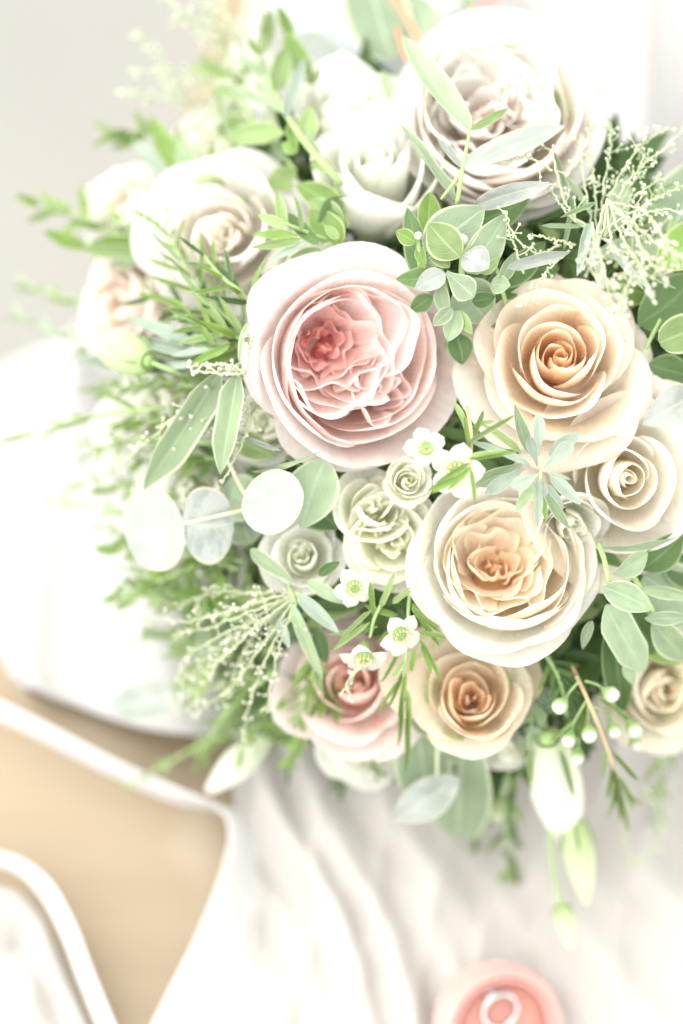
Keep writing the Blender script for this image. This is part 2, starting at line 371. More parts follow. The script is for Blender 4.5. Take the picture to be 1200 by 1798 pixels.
def quarters(n, rc, amax, na, zc, zedge, rip, colf, seed, rot=0., depth=-.55, span=1.35):
    """nested folded petals in n quarters round the heart of a garden rose"""
    r = random.Random(seed); out = []
    for q in range(n):
        th = rot + 2 * math.pi * q / n + r.uniform(-.2, .2)
        cx, cy = rc * math.cos(th), rc * math.sin(th)
        for j in range(na):
            a = amax * (.16 + .84 * j / max(1, na - 1)) * r.uniform(.9, 1.1)
            px, py = cx + a * math.cos(th), cy + a * math.sin(th)
            zt = zc + (zedge - zc) * min(1, (rc + a) / .75) + r.uniform(-.05, .05)
            d = th + r.uniform(-.35, .35) + (math.pi if r.random() < .25 else 0)
            out.append((cx, cy, a, d, span * r.uniform(.8, 1.15), depth, zt, r.uniform(-.02, .07), rip * r.uniform(.7, 1.3), colf(cx, cy, a)))
    return out

def swirl(cx, cy, rings, zc, zedge, rip, colf, seed, depth=-.6, span=1.15):
    """ruffled petals nested round an off-centre heart; rings = [(radius, petals)]"""
    r = random.Random(seed); out = []; off = r.uniform(0, 6)
    for a, n in rings:
        off += r.uniform(.5, 1.1)
        for i in range(n):
            th = off + 2 * math.pi * i / n + r.uniform(-.3, .3)
            x, y = cx + a * math.cos(th), cy + a * math.sin(th)
            zt = zc + (zedge - zc) * min(1, math.hypot(x - cx, y - cy) / .85) + r.uniform(-.05, .06)
            out.append((cx + r.uniform(-.03, .03), cy + r.uniform(-.03, .03), a * r.uniform(.9, 1.1), th, span * r.uniform(.75, 1.15) * (2.0 / n) ** .35, depth, zt, r.uniform(-.12, .02), rip * r.uniform(.7, 1.4) * (.35 + a), colf(x, y, a)))
    return out
# ------------------------------------------------------------------ the setting
def cloth_material(name, col, rough=.8, trans=0.0, weave=2600, sheen=.3, spec=.2, bumps=.15):
    m, nt = newmat(name)
    tc = N(nt, "ShaderNodeTexCoord")
    wv = N(nt, "ShaderNodeTexWave", Scale=float(weave) / 6, Distortion=.5); L(nt, tc.outputs['Object'], wv.inputs['Vector'])
    n = N(nt, "ShaderNodeTexNoise", Scale=14.0, Detail=4.0); L(nt, tc.outputs['Object'], n.inputs['Vector'])
    c = mixcol(nt, n.outputs[0], tuple(x * .95 for x in col), tuple(min(.88, x * 1.05) for x in col))
    b = N(nt, "ShaderNodeBump", Strength=bumps, Distance=.0002); L(nt, wv.outputs[1], b.inputs['Height'])
    thin_shader(nt, c, c, trans, rough, spec, b.outputs[0], sheen)
    return m
DRESS = cloth_material("white_dress_fabric", (.405, .397, .385), trans=.15)
TULLE = cloth_material("white_tulle", (.545, .525, .495), trans=.3, rough=.9)
def sheer(m, f):              # the weave lets some of what lies beneath show through
    nt = m.node_tree; o = next(n for n in nt.nodes if n.type == 'OUTPUT_MATERIAL'); src = o.inputs[0].links[0].from_socket
    t = N(nt, "ShaderNodeBsdfTransparent"); mx = N(nt, "ShaderNodeMixShader"); mx.inputs[0].default_value = f
    L(nt, src, mx.inputs[1]); L(nt, t.outputs[0], mx.inputs[2]); L(nt, mx.outputs[0], o.inputs[0])
sheer(TULLE, .3)
RIBM = cloth_material("white_ribbon_fabric", (.50, .495, .485), rough=.5, spec=.35, trans=.15)
BLUER = cloth_material("pale_blue_ribbon_fabric", (.46, .52, .53), rough=.5, spec=.35, trans=.2)
def wood_like():
    m, nt = newmat("tan_tabletop")
    tc = N(nt, "ShaderNodeTexCoord"); mp = N(nt, "ShaderNodeMapping"); mp.inputs['Scale'].default_value = (3, 26, 3); mp.inputs['Rotation'].default_value = (0, 0, .5)
    L(nt, tc.outputs['Object'], mp.inputs[0])
    n = N(nt, "ShaderNodeTexNoise", Scale=2.5, Detail=5.0); L(nt, mp.outputs[0], n.inputs['Vector'])
    n2 = N(nt, "ShaderNodeTexNoise", Scale=9.0, Detail=2.0); L(nt, tc.outputs['Object'], n2.inputs['Vector'])
    c = mixcol(nt, n.outputs[0], (.185, .135, .072), (.23, .178, .105))
    r2 = N(nt, "ShaderNodeMapRange"); r2.inputs[1].default_value = .52; r2.inputs[2].default_value = .72; L(nt, n2.outputs[0], r2.inputs[0])
    c = mixcol(nt, r2.outputs[0], c, (.30, .25, .20))
    p = N(nt, "ShaderNodeBsdfPrincipled", Roughness=.38); L(nt, c, p.inputs['Base Color'])
    o = N(nt, "ShaderNodeOutputMaterial"); L(nt, p.outputs[0], o.inputs[0]); return m
TABLE = wood_like()
FLOOR = plain("grey_floor_paving", (.205, .20, .182), rough=.8, noise=.25, scale=1.6, bump=.05)

def structure(o): o['kind'] = 'structure'; return o
fl = structure(put("floor", mesh("floor", [(-6, -4, -.62), (6, -4, -.62), (6, 8, -.62), (-6, 8, -.62)], [(0, 1, 2, 3)], FLOOR)))

def slab(poly, z0, z1, mat, name):
    n = len(poly); vs = [(p.x, p.y, z0) for p in poly] + [(p.x, p.y, z1) for p in poly]
    fs = [tuple(range(n))[::-1], tuple(range(n, 2 * n))] + [(i, (i + 1) % n, n + (i + 1) % n, n + i) for i in range(n)]
    return mesh(name, vs, fs, mat, smooth=False)
tp = [G(-300, 2300), G(1700, 2300), G(1900, -400), G(520, -400), G(330, 180), G(215, 545), G(40, 680), G(-300, 800)]
if (tp[1] - tp[0]).cross(tp[2] - tp[1]).z < 0: tp.reverse()
tb = put("tabletop", slab(tp, -.035, 0, TABLE, "tabletop"))
tag(tb, "smooth tan tabletop showing in the gap between white fabrics", "table")

def loft(rows, nu, nv, fold, mat, name, thick=.0012):
    """cloth through rows of points [(px, py, h)], lying h metres above the table; fold(s, t) adds height"""
    R_ = [crom([G(*p) for p in row], nu) for row in rows]
    colsP = [crom([R_[j][i] for j in range(len(R_))], nv) for i in range(nu)]
    vs = []
    for j in range(nv):
        for i in range(nu):
            p = colsP[i][j].copy(); p.z += fold(i / (nu - 1), j / (nv - 1)); vs.append(tuple(p))
    me = mesh(name, vs, grid_faces(nu, nv), mat)
    o = put(name, me)
    md = o.modifiers.new("thickness", 'SOLIDIFY'); md.thickness = thick; md.offset = 1
    return o
def ridge(x, c, w): return math.exp(-((x - c) / w) ** 2)

# white dress on the left, its far edge hanging off the table
d = loft([[(-420, 820, -.30), (40, 640, -.28), (235, 470, -.3), (420, 40, -.3), (560, -300, -.3)],
          [(-400, 790, -.06), (45, 645, -.05), (225, 505, -.06), (400, 70, -.06), (540, -300, -.06)],
          [(-380, 800, .014), (60, 665, .016), (240, 535, .018), (430, 120, .02), (560, -300, .02)],
          [(-320, 950, .012), (40, 860, .016), (320, 760, .02), (520, 330, .02), (600, -250, .02)],
          [(-60, 1080, .010), (60, 1120, .016), (360, 1010, .02), (640, 600, .02), (660, -150, .012)],
          [(20, 1190, .004), (110, 1235, .012), (420, 1280, .02), (760, 900, .02), (560, 0, .006)]],
         60, 60, lambda s, t: .006 * math.sin(9 * s + 5 * t) * t + .010 * ridge(s + .25 * t, .42, .05) + .008 * ridge(s - .2 * t, .25, .05) + .003 * math.sin(31 * s + 8 * t) * t, DRESS, "wedding_dress")
tag(d, "white dress fabric spread at left under the bouquet, falling over the table edge", "dress")
# more white fabric behind the bouquet at the upper right
d = loft([[(700, 160, .004), (730, -60, .006), (760, -420, .006)],
          [(860, 180, .05), (880, -40, .06), (900, -420, .06)],
          [(1010, 260, .035), (1020, 20, .05), (1040, -420, .05)],
          [(1110, 330, .06), (1130, 60, .075), (1160, -420, .075)],
          [(1230, 500, .03), (1240, 120, .05), (1280, -420, .05)],
          [(1420, 900, .05), (1400, 200, .07), (1430, -420, .07)]],
         40, 50, lambda s, t: .012 * math.sin(15 * t + 2 * s) + .006 * math.sin(33 * t + 3 * s), DRESS, "draped_fabric")
tag(d, "white draped fabric with soft vertical folds behind the upper right roses", "fabric")
# sheer tulle in front of and below the bouquet
def tfold(s, t):
    s = s + .03 * math.sin(3.1 * t + 1) + .02 * math.sin(7 * t + 5 * s); t = t * 1.6
    return .8 * (.016 * ridge(s, .14 + .10 * t, .035) + .012 * ridge(s, .30 + .06 * t, .05) + .018 * ridge(s, .06 + .1 * t, .03) + .008 * ridge(s, .47 + .12 * t, .05)
            + .010 * ridge(s, .64 + .1 * t, .035) + .009 * ridge(s, .75 + .15 * t, .03) + .007 * ridge(s, .88 + .1 * t, .03) + .002 * math.sin(38 * s + 9 * t) + .004 * ridge((s * 9 + 1.5 * t) % 1, .5, .12) + .0015 * math.sin(71 * s - 15 * t))
d = loft([[(420, 1180, .02), (640, 1150, .02), (900, 1150, .02), (1200, 1120, .02), (1500, 1050, .02)],
          [(410, 1420, .012), (640, 1440, .015), (900, 1450, .012), (1180, 1420, .010), (1500, 1330, .012)],
          [(440, 1640, .010), (680, 1650, .018), (930, 1640, .014), (1220, 1620, .010), (1520, 1520, .012)],
          [(400, 1950, .010), (720, 1960, .012), (980, 1950, .012), (1260, 1940, .012), (1560, 1850, .012)]],
         120, 50, tfold, TULLE, "tulle_veil", .0006)
tag(d, "sheer white tulle gathered in folds below the bouquet", "veil")
# ribbons
def ribbon(rows, label, mat=RIBM, nu=50, nv=8, fold=lambda s, t: 0.0):
    o = loft(rows, nu, nv, fold, mat, "ribbon", .0009); tag(o, label, "ribbon", "white ribbons round the bouquet"); return o
ribbon([[(-60, 1205, .035), (60, 1262, .035), (200, 1335, .036), (310, 1385, .036), (380, 1418, .034), (402, 1462, .033), (385, 1540, .034), (345, 1640, .036), (290, 1750, .038), (235, 1860, .038)],
        [(-60, 1228, .022), (60, 1283, .022), (200, 1352, .02), (310, 1400, .02), (400, 1420, .016), (452, 1450, .012), (450, 1560, .012), (425, 1660, .012), (385, 1760, .012), (340, 1870, .012)],
        [(-60, 1240, .012), (60, 1295, .012), (200, 1365, .012), (310, 1412, .010), (420, 1430, .008), (505, 1462, .006), (515, 1580, .006), (500, 1680, .006), (470, 1780, .006), (430, 1880, .006)]],
       "wide white ribbon curling from the left edge down past the tan table", nu=90, nv=14)
ribbon([[(-80, 1490, .03), (20, 1502, .032), (85, 1545, .034), (130, 1620, .034), (165, 1710, .032), (215, 1830, .03)],
        [(-80, 1502, .027), (17, 1514, .029), (76, 1556, .031), (118, 1630, .031), (151, 1718, .029), (199, 1834, .027)],
        [(-80, 1515, .020), (14, 1527, .022), (66, 1568, .024), (106, 1640, .024), (138, 1724, .022), (184, 1838, .02)]],
       "narrow white ribbon edge curving round the lower left corner of the table", nu=60, nv=8)
d = loft([[(-120, 1560, .010), (10, 1560, .014), (62, 1596, .016), (98, 1660, .016), (128, 1734, .014), (172, 1840, .012)],
          [(-120, 1680, .012), (-20, 1680, .02), (20, 1710, .014), (50, 1760, .022), (80, 1820, .014), (110, 1900, .012)],
          [(-120, 1900, .006), (-60, 1900, .01), (-20, 1920, .006), (20, 1950, .006), (40, 1980, .006), (60, 2000, .006)]], 40, 30, lambda s, t: .004 * math.sin(9 * s + 6 * t) + .003 * math.sin(17 * t), TULLE, "draped_fabric")
tag(d, "crumpled sheer white fabric in the bottom left corner inside the narrow ribbon", "fabric")
ribbon([[(505, 95, .05), (560, 60, .055), (640, 85, .06), (720, 60, .06), (800, 20, .06), (900, -40, .06)],
        [(500, 130, .035), (560, 120, .036), (640, 130, .04), (720, 105, .04), (800, 70, .04), (900, 10, .04)]],
       "pale blue ribbon crossing behind the roses at the top", BLUER, 50, 10, lambda s, t: .01 * math.sin(9 * s))
ribbon([[(470, 10, .05), (520, 60, .05), (545, 130, .04), (540, 210, .03)], [(520, -30, .035), (575, 40, .035), (595, 120, .03), (590, 200, .02)]],
       "pale blue ribbon tail hanging beside the narrow green leaves at the top", BLUER, 40, 8)

# velvet ring box with a ring
def velvet(name, col):
    m, nt = newmat(name); p = N(nt, "ShaderNodeBsdfPrincipled", Roughness=.9)
    p.inputs['Sheen Weight'].default_value = .25; p.inputs['Base Color'].default_value = (*col, 1); p.inputs['Sheen Tint'].default_value = (1, .85, .82, 1)
    tc = N(nt, "ShaderNodeTexCoord"); n = N(nt, "ShaderNodeTexNoise", Scale=300.0); L(nt, tc.outputs['Object'], n.inputs['Vector'])
    b = N(nt, "ShaderNodeBump", Strength=.3, Distance=.0004); L(nt, n.outputs[0], b.inputs['Height']); L(nt, b.outputs[0], p.inputs['Normal'])
    o = N(nt, "ShaderNodeOutputMaterial"); L(nt, p.outputs[0], o.inputs[0]); return m
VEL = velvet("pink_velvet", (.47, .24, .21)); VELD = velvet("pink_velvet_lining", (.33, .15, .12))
rb = G(872, 1800, .030)
box = put("ring_box", None); box.location = rb; box.rotation_euler = (math.radians(14), math.radians(19), math.radians(-15))
tag(box, "round pink velvet ring box open on the tulle at the bottom edge", "ring box")
def lmesh(name, prof, mat, seg=48, axis=(0, 0, 1), o=(0, 0, 0)):
    vv, ff = [], []; lathe(vv, ff, prof, axis, o, seg); return mesh(name, vv, ff, mat)
ro = .0285
put("box_base", lmesh("box_base", [(ro * .9, -.012), (ro, -.008), (ro * 1.02, .004), (ro * 1.0, .013), (ro * .955, .0155), (ro * .90, .0145), (ro * .87, .010), (ro * .85, .004), (ro * .5, .0035)], VEL), box)
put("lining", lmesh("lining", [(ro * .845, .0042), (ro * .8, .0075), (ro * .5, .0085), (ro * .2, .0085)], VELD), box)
put("inner_rim", lmesh("inner_rim", [(ro * .86, .006), (ro * .855, .0125), (ro * .80, .0130), (ro * .79, .006)], VEL), box)
put("rim", lmesh("rim", [(ro * 1.035, .003), (ro * 1.06, .005), (ro * 1.035, .007)], VEL), box)
m, nt_ = newmat("silver_metal"); p = N(nt_, "ShaderNodeBsdfPrincipled", Metallic=1.0, Roughness=.18); p.inputs['Base Color'].default_value = (.42, .42, .41, 1)
o_ = N(nt_, "ShaderNodeOutputMaterial"); L(nt_, p.outputs[0], o_.inputs[0]); SILV = m
m, nt_ = newmat("clear_gem"); p = N(nt_, "ShaderNodeBsdfPrincipled", Roughness=.02, IOR=1.9); p.inputs['Transmission Weight'].default_value = .8; p.inputs['Base Color'].default_value = (.45, .48, .48, 1)
o_ = N(nt_, "ShaderNodeOutputMaterial"); L(nt_, p.outputs[0], o_.inputs[0]); GEM = m
rg = put("ring", None); rg.location = rb + Vector((.001, .005, .014)); rg.rotation_euler = (math.radians(38), 0, math.radians(30))
tag(rg, "silver ring with a clear stone standing in the pink ring box", "ring")
vv, ff = [], []
tube(vv, ff, [Vector((.0085 * math.cos(a), .0085 * math.sin(a), 0)) for a in np.linspace(0, 2 * math.pi, 33)], .0014, .0014, 8)
put("band", mesh("band", vv, ff, SILV), rg)
put("stone", lmesh("stone", [(.0003, -.002), (.0021, .0003), (.0017, .0010), (.0012, .0012)], GEM, 10, (0, 1, 0), (0, .0112, 0)), rg)

# ------------------------------------------------------------------ roses
GARDEN = [
 (5, .70, -.03, 1.0, 1.10, 1.06, 0, 0, .05, .0, .22, .035),
 (5, .76, .05, 1.0, 1.10, 1.05, 0, 0, .07, .02, .24, .04),
 (4, .84, .06, 1.1, 1.06, 1.04, .6, .06, .08, .03, .26, .045),
 (4, .92, -.06, 1.05, 1.0, 1.02, 1.2, .12, .08, .05, .3, .055),
 (4, .96, -.24, .98, .95, .97, 1.7, .16, .06, .06, .32, .06)]
WHITE = mixer(((.93, .74, .60), (.93, .87, .79), .7, None), ((.84, .82, .70), (.84, .83, .80), .5, None))  # inner petals painted lighter, offsetting the grey shade in the heart
def pk(cx, cy, a):
    h = min(1, (math.hypot(cx + .30, cy - .24) * 1.15 + a * .25) * 1.22)
    c0 = np.array((.94, .17, .14)) * (1 - h) + np.array((.89, .62, .55)) * h
    c1 = np.array((.92, .42, .36)) * (1 - h) + np.array((.89, .77, .735)) * h
    return (tuple(c0), tuple(c1), .8, None)
rose(A(632, 632, 3), .0430, (.27, .02, 1), .0, GARDEN, mixer(((.90, .62, .54), (.88, .76, .72), .6, None), ((.89, .70, .63), (.87, .775, .755), .5, None)),
     "large blush pink garden rose with a coral red heart, in the middle of the bouquet", "roses in the bouquet", seed=11, res=(23, 17),
     folds=swirl(-.26, .18, [(.07, 2), (.14, 2), (.21, 3), (.29, 3), (.38, 3), (.48, 4), (.58, 4), (.66, 5), (.76, 5), (.86, 4)], -.48, .04, .10, pk, 5) + swirl(.24, -.22, [(.08, 2), (.17, 3), (.27, 3), (.36, 3)], -.22, .06, .10, pk, 6), heart=(.93, .22, .18),
     extra=[dict(phi=.55, W=.95, rb=.1, zb=-.8, rr=.98, zr=-.12, b1=.9, b2=1.0, am=1.3, k=.18, tuck=.03, flare=.06, top=.3, rip=.05, col=((.83, .62, .56), (.82, .71, .70), .6, None)),
            dict(phi=2.25, W=.8, rb=.1, zb=-.8, rr=1.0, zr=-.1, b1=.9, b2=1.0, am=2.2, k=.17, tuck=.03, flare=.03, top=.3, rip=.04, col=((.82, .74, .60), (.83, .75, .71), .6, None)),
            dict(phi=-.6, W=.9, rb=.1, zb=-.8, rr=.95, zr=-.22, b1=.9, b2=1.0, am=1.4, k=.16, tuck=.03, flare=.06, top=.3, rip=.05, col=((.83, .62, .56), (.82, .72, .71), .6, None))])
PINKTIP = (.78, .25, .30)
rose(A(985, 622, 2), .0405, (.0, .22, 1), .9, TEA, mixer(((.82, .40, .16), (.88, .65, .42), .8, None), ((.89, .74, .52), (.93, .87, .75), .6, PINKTIP)),
     "open peach rose with a tight swirled orange centre, right of the pink garden rose", "roses in the bouquet", seed=23, res=(23, 17))
BUDL = [
 (2, .05, .26, 2.3, 1.6, 1.6, 0, 0, .04, 0, .10, .01),
 (2, .12, .25, 1.7, 2.0, 1.6, .5, .02, .08, 0, .16, .02),
 (3, .23, .22, 1.5, 1.6, 1.35, .8, .04, .11, 0, .22, .025),
 (3, .40, .12, 1.35, 1.35, 1.25, 1.1, .09, .13, .02, .28, .035),
 (3, .66, -.05, 1.15, 1.1, 1.1, 1.4, .14, .10, .04, .3, .05),
 (4, .90, -.24, 1.0, .95, 1.0, 1.6, .18, .07, .05, .32, .055)]
rose(A(1104, 838, 4), .0410, (.02, -.06, 1), 2.0, BUDL, mixer(((.93, .74, .50), (.94, .89, .79), .5, None), ((.88, .84, .68), (.89, .86, .78), .5, None)),
     "cream rose with a pointed half open centre, below the peach rose at the right edge", "roses in the bouquet", seed=31, res=(23, 17),
     extra=[dict(phi=1.75, W=1.15, rb=.1, zb=-.7, rr=1.02, zr=.05, b1=.9, b2=1.0, am=2.0, k=.15, tuck=.1, flare=.05, top=.25, rip=.04, col=((.80, .68, .48), (.81, .74, .62), .6, None)),
            dict(phi=-1.5, W=1.05, rb=.1, zb=-.8, rr=.95, zr=-.28, b1=.85, b2=1.0, am=1.0, k=.2, tuck=.03, flare=.03, top=.3, rip=.03, col=((.72, .74, .52), (.80, .77, .66), .6, None))])
def cr(cx, cy, a):
    h = min(1, math.hypot(cx, cy - .12) * 1.2 + a * .3)
    c0 = np.array((.88, .46, .18)) * (1 - h) + np.array((.90, .70, .46)) * h
    c1 = np.array((.89, .70, .48)) * (1 - h) + np.array((.90, .83, .70)) * h
    return (tuple(c0), tuple(c1), .8, None)
rose(A(893, 982, 3), .0372, (.04, .42, 1), .0, GARDEN, mixer(((.83, .66, .42), (.84, .79, .66), .7, None), ((.78, .79, .64), (.84, .83, .77), .5, None)),
     "large cream garden rose with an apricot folded heart, lower right of the pink one", "roses in the bouquet", seed=44, res=(23, 17),
     folds=swirl(-.12, .10, [(.03, 2), (.09, 3), (.13, 2), (.20, 2), (.28, 3), (.37, 3), (.47, 3), (.57, 4), (.66, 4), (.74, 4)], -.50, .02, .085, cr, 9), heart=(.85, .45, .18))
rose(A(826, 1220, 2), .0285, (.0, .30, 1), .4, TEAF[:4], mixer(((.84, .54, .32), (.87, .70, .50), .7, None), ((.85, .70, .46), (.87, .78, .60), .7, PINKTIP)),
     "small peach rose with pink tinged petal edges, under the cream garden rose", "roses in the bouquet", seed=52, res=(17, 14), sepals=5, folds=heartfold(3, mixer(((.84, .52, .30), (.87, .68, .48), .7, None), ((.84, .52, .30), (.87, .68, .48), .7, None)), 1.25),
     extra=[dict(phi=1.2, W=1.1, rb=.1, zb=-.8, rr=1.0, zr=-.1, b1=.9, b2=1.0, am=1.3, k=.22, tuck=.03, flare=.05, top=.3, rip=.06, col=((.80, .66, .42), (.81, .74, .58), .6, PINKTIP)),
            dict(phi=2.1, W=1.0, rb=.1, zb=-.8, rr=1.15, zr=-.15, b1=.9, b2=1.0, am=1.2, k=.25, tuck=.03, flare=.05, top=.3, rip=.06, col=((.80, .66, .42), (.81, .73, .56), .6, PINKTIP)),
            dict(phi=.3, W=.8, rb=.1, zb=-.8, rr=1.1, zr=-.3, b1=.9, b2=1.0, am=1.0, k=.2, tuck=.03, flare=.05, top=.3, rip=.05, col=((.66, .62, .30), (.80, .70, .46), .6, PINKTIP))])
def wh(cx, cy, a):
    h = min(1, math.hypot(cx + .1, cy) * 1.2 + a * .3)
    return (tuple(np.array((.93, .64, .48)) * (1 - h) + np.array((.92, .85, .77)) * h), (.92, .88, .84), .7, None)
rose(A(878, 182, 12), .0455, (.02, .22, 1), .0, GARDEN, WHITE,
     "large white garden rose with faint peach heart, top right behind long narrow leaves", "roses in the bouquet", seed=61, res=(23, 16),
     folds=swirl(-.16, .02, [(.06, 2), (.13, 2), (.20, 3), (.28, 3), (.37, 3), (.47, 4), (.57, 4), (.67, 5), (.77, 4)], -.26, .06, .09, wh, 12) + swirl(.22, .12, [(.1, 2), (.2, 3), (.3, 3)], -.14, .08, .10, wh, 13), heart=(.92, .74, .6), sepals=5)
rose(A(388, 408, 6), .0385, (-.16, .02, 1), .7, TEAF, mixer(((.95, .82, .70), (.95, .91, .85), .7, None), ((.85, .82, .71), (.84, .83, .80), .5, None)),
     "white open rose with a pale peach eye, upper left of the pink garden rose", "roses in the bouquet", seed=71, res=(17, 14), sepals=5, folds=heartfold(4, mixer(((.95, .74, .58), (.95, .89, .82), .7, None), ((.95, .74, .58), (.95, .89, .82), .7, None)), 1.2))
SPRAY = [
 (2, .09, .12, 2.2, 1.5, 1.6, 0, 0, .05, 0, .15, .02),
 (3, .20, .16, 1.55, 1.6, 1.45, .6, .03, .09, 0, .2, .035),
 (3, .36, .15, 1.35, 1.4, 1.3, 1.0, .07, .13, .02, .24, .05),
 (3, .54, .08, 1.25, 1.2, 1.2, 1.3, .11, .14, .03, .28, .06),
 (4, .72, -.06, 1.1, 1.0, 1.12, 1.5, .15, .10, .04, .3, .065)]
GW = mixer(((.72, .75, .54), (.82, .82, .72), .7, None), ((.70, .74, .54), (.83, .83, .77), .6, None))
rose(A(612, 165, 4), .0300, (.02, .72, 1), .4, SPRAY, GW, "small white spray rose with an upright cup, at the top beside the green sprig", "white spray roses", name="spray_rose", zb=-1.5, seed=81, sepals=5)
rose(A(658, 268, 8), .0330, (-.05, .62, 1), 1.9, SPRAY, GW, "white spray rose bud opening upwards, directly above the pink garden rose", "white spray roses", name="spray_rose", zb=-1.7, seed=85, sepals=5, res=(15, 14),
     extra=[dict(phi=-.3, W=.8, rb=.1, zb=-1.5, rr=.92, zr=-.2, b1=.8, b2=.9, am=1.0, k=.2, tuck=.03, flare=.05, top=.3, rip=.05, col=((.62, .70, .42), (.79, .79, .70), .6, None)),
            dict(phi=-1.9, W=.9, rb=.1, zb=-1.5, rr=.72, zr=-.5, b1=.9, b2=1.2, am=1.0, k=.2, tuck=.03, flare=.05, top=.3, rip=.05, col=((.50, .62, .34), (.74, .76, .60), .6, None))])
GREENW = mixer(((.80, .82, .56), (.90, .90, .76), .7, None), ((.82, .84, .62), (.92, .92, .80), .6, None))
rose(A(690, 948, -8), .0225, (.12, -.1, 1), .5, SPRAY[3:] + [(5, .85, -.18, 1.0, 1.0, 1.1, 1.5, .14, .05, .05, .3, .06)], GREENW, "greenish cream spray rose fully open, below the pink garden rose", "greenish spray roses", name="spray_rose", zb=-.9, seed=91, res=(15, 14), folds=swirl(.02, -.02, [(.06, 2), (.14, 2), (.23, 3), (.33, 3), (.44, 4)], -.2, .1, .07, lambda x, y, a: ((.82, .83, .56), (.92, .92, .78), .7, None), 31))
rose(A(655, 880, -10), .0200, (.05, .35, 1), 1.5, SPRAY[2:], GREENW, "greenish cream spray rose half hidden above the fully open one", "greenish spray roses", name="spray_rose", zb=-1.0, seed=93, folds=swirl(0, 0, [(.06, 2), (.14, 2), (.22, 3)], -.1, .15, .07, lambda x, y, a: ((.82, .83, .56), (.92, .92, .78), .7, None), 32))
rose(A(718, 843, -10), .0125, (.1, .1, 1), 2.5, SPRAY, GREENW, "smallest greenish cream spray rose bud, tucked under the rim of the pink garden rose", "greenish spray roses", name="spray_rose", zb=-1.0, seed=95)
def lisi(pos, R, axis, spin, label, seed, n=2, group="white lisianthus flowers"):
    lay = [(3, .30, .02, 1.5, 1.4, 1.3, .3, .05, .1, .0, .2, .06), (4, .62, .0, 1.2, 1.0, 1.1, 1.2, .15, .08, .03, .25, .06), (5, .85, -.12, 1.05, .85, .95, 1.3, .18, .06, .04, .28, .06)][-n - 1:]
    return rose(pos, R, axis, spin, lay, mixer(((.74, .78, .56), (.86, .86, .76), .7, None), ((.72, .77, .58), (.86, .86, .80), .6, None)), label, group, name="lisianthus", zb=-1.0, seed=seed, cat="lisianthus",
                folds=swirl(.03, 0, [(.07, 2), (.16, 2), (.27, 3)], -.15, .1, .08, lambda x, y, a: ((.72, .76, .52), (.86, .86, .76), .6, None), seed))
lisi(A(528, 972, -6), .0185, (-.1, .25, 1), .4, "small white lisianthus flower beside the round silver leaf", 101)
lisi(A(520, 455, -14), .0150, (-.3, .3, 1), .4, "white lisianthus with yellow stamens peeking above the pink garden rose", 102)
lisi(A(342, 870, -16), .0290, (-.2, .1, 1), 1.4, "blurred cream lisianthus behind the pair of silver eucalyptus leaves", 103)
lisi(A(365, 235, -12), .0260, (-.4, .5, 1), 2.4, "blurred white lisianthus behind the green leaves at the upper left", 104)
lisi(A(255, 715, -14), .0240, (-.6, .1, 1), 3.4, "greenish white lisianthus at the left, under the closed bud", 105)
lisi(A(205, 760, -22), .0200, (-.8, -.1, 1), .9, "blurred white lisianthus at the left, beside the thin needle sprig", 106)
lisi(A(640, 1310, -22), .0230, (0, -.3, 1), 2.9, "pale cream lisianthus beneath the blurred pink rose", 107)
lisi(A(890, 1325, -14), .0120, (.1, -.7, 1), 2.2, "small cream lisianthus under the small peach rose", 108)
lisi(A(1010, 935, -4), .0170, (.3, -.6, 1), 2.2, "pale green white lisianthus petals between the two cream roses", 109)
lisi(A(360, 1000, -20), .0180, (-.4, -.3, 1), 1.2, "blurred white lisianthus under the pair of silver eucalyptus leaves", 110)
lisi(A(460, 740, -20), .0200, (-.4, .1, 1), .2, "pale lisianthus in shade left of the pink garden rose", 111)
rose(A(612, 1195, -14), .0330, (-.15, .25, 1), .6, BUDL[2:], mixer(((.86, .50, .40), (.86, .64, .56), .8, None), ((.86, .60, .52), (.86, .75, .71), .7, (.85, .3, .35))),
     "blurred salmon pink rose behind the wax flowers, lower centre", "roses in the bouquet", seed=121, folds=heartfold(6, mixer(((.86, .5, .42), (.86, .66, .58), .7, None), ((.86, .5, .42), (.86, .66, .58), .7, None))))
rose(A(205, 345, -4), .0225, (-.5, .5, 1), .6, TEA[3:], WHITE, "blurred white rose at the upper left edge of the bouquet", "roses in the bouquet", seed=122, sepals=5)
rose(A(200, 530, -2), .0300, (-.75, .15, 1), .6, TEA[2:], mixer(((.80, .60, .45), (.81, .70, .60), .8, None), ((.80, .70, .58), (.81, .77, .72), .7, None)),
     "blurred blush cream rose at the far left, above the closed green bud", "roses in the bouquet", seed=123)
rose(A(1175, 1215, -10), .0300, (.3, -.1, 1), .6, TEA[1:], mixer(((.80, .68, .42), (.81, .74, .56), .8, None), ((.76, .74, .52), (.81, .78, .66), .7, None)),
     "pale yellow cream rose blurred at the right edge below eucalyptus leaves", "roses in the bouquet", seed=124)
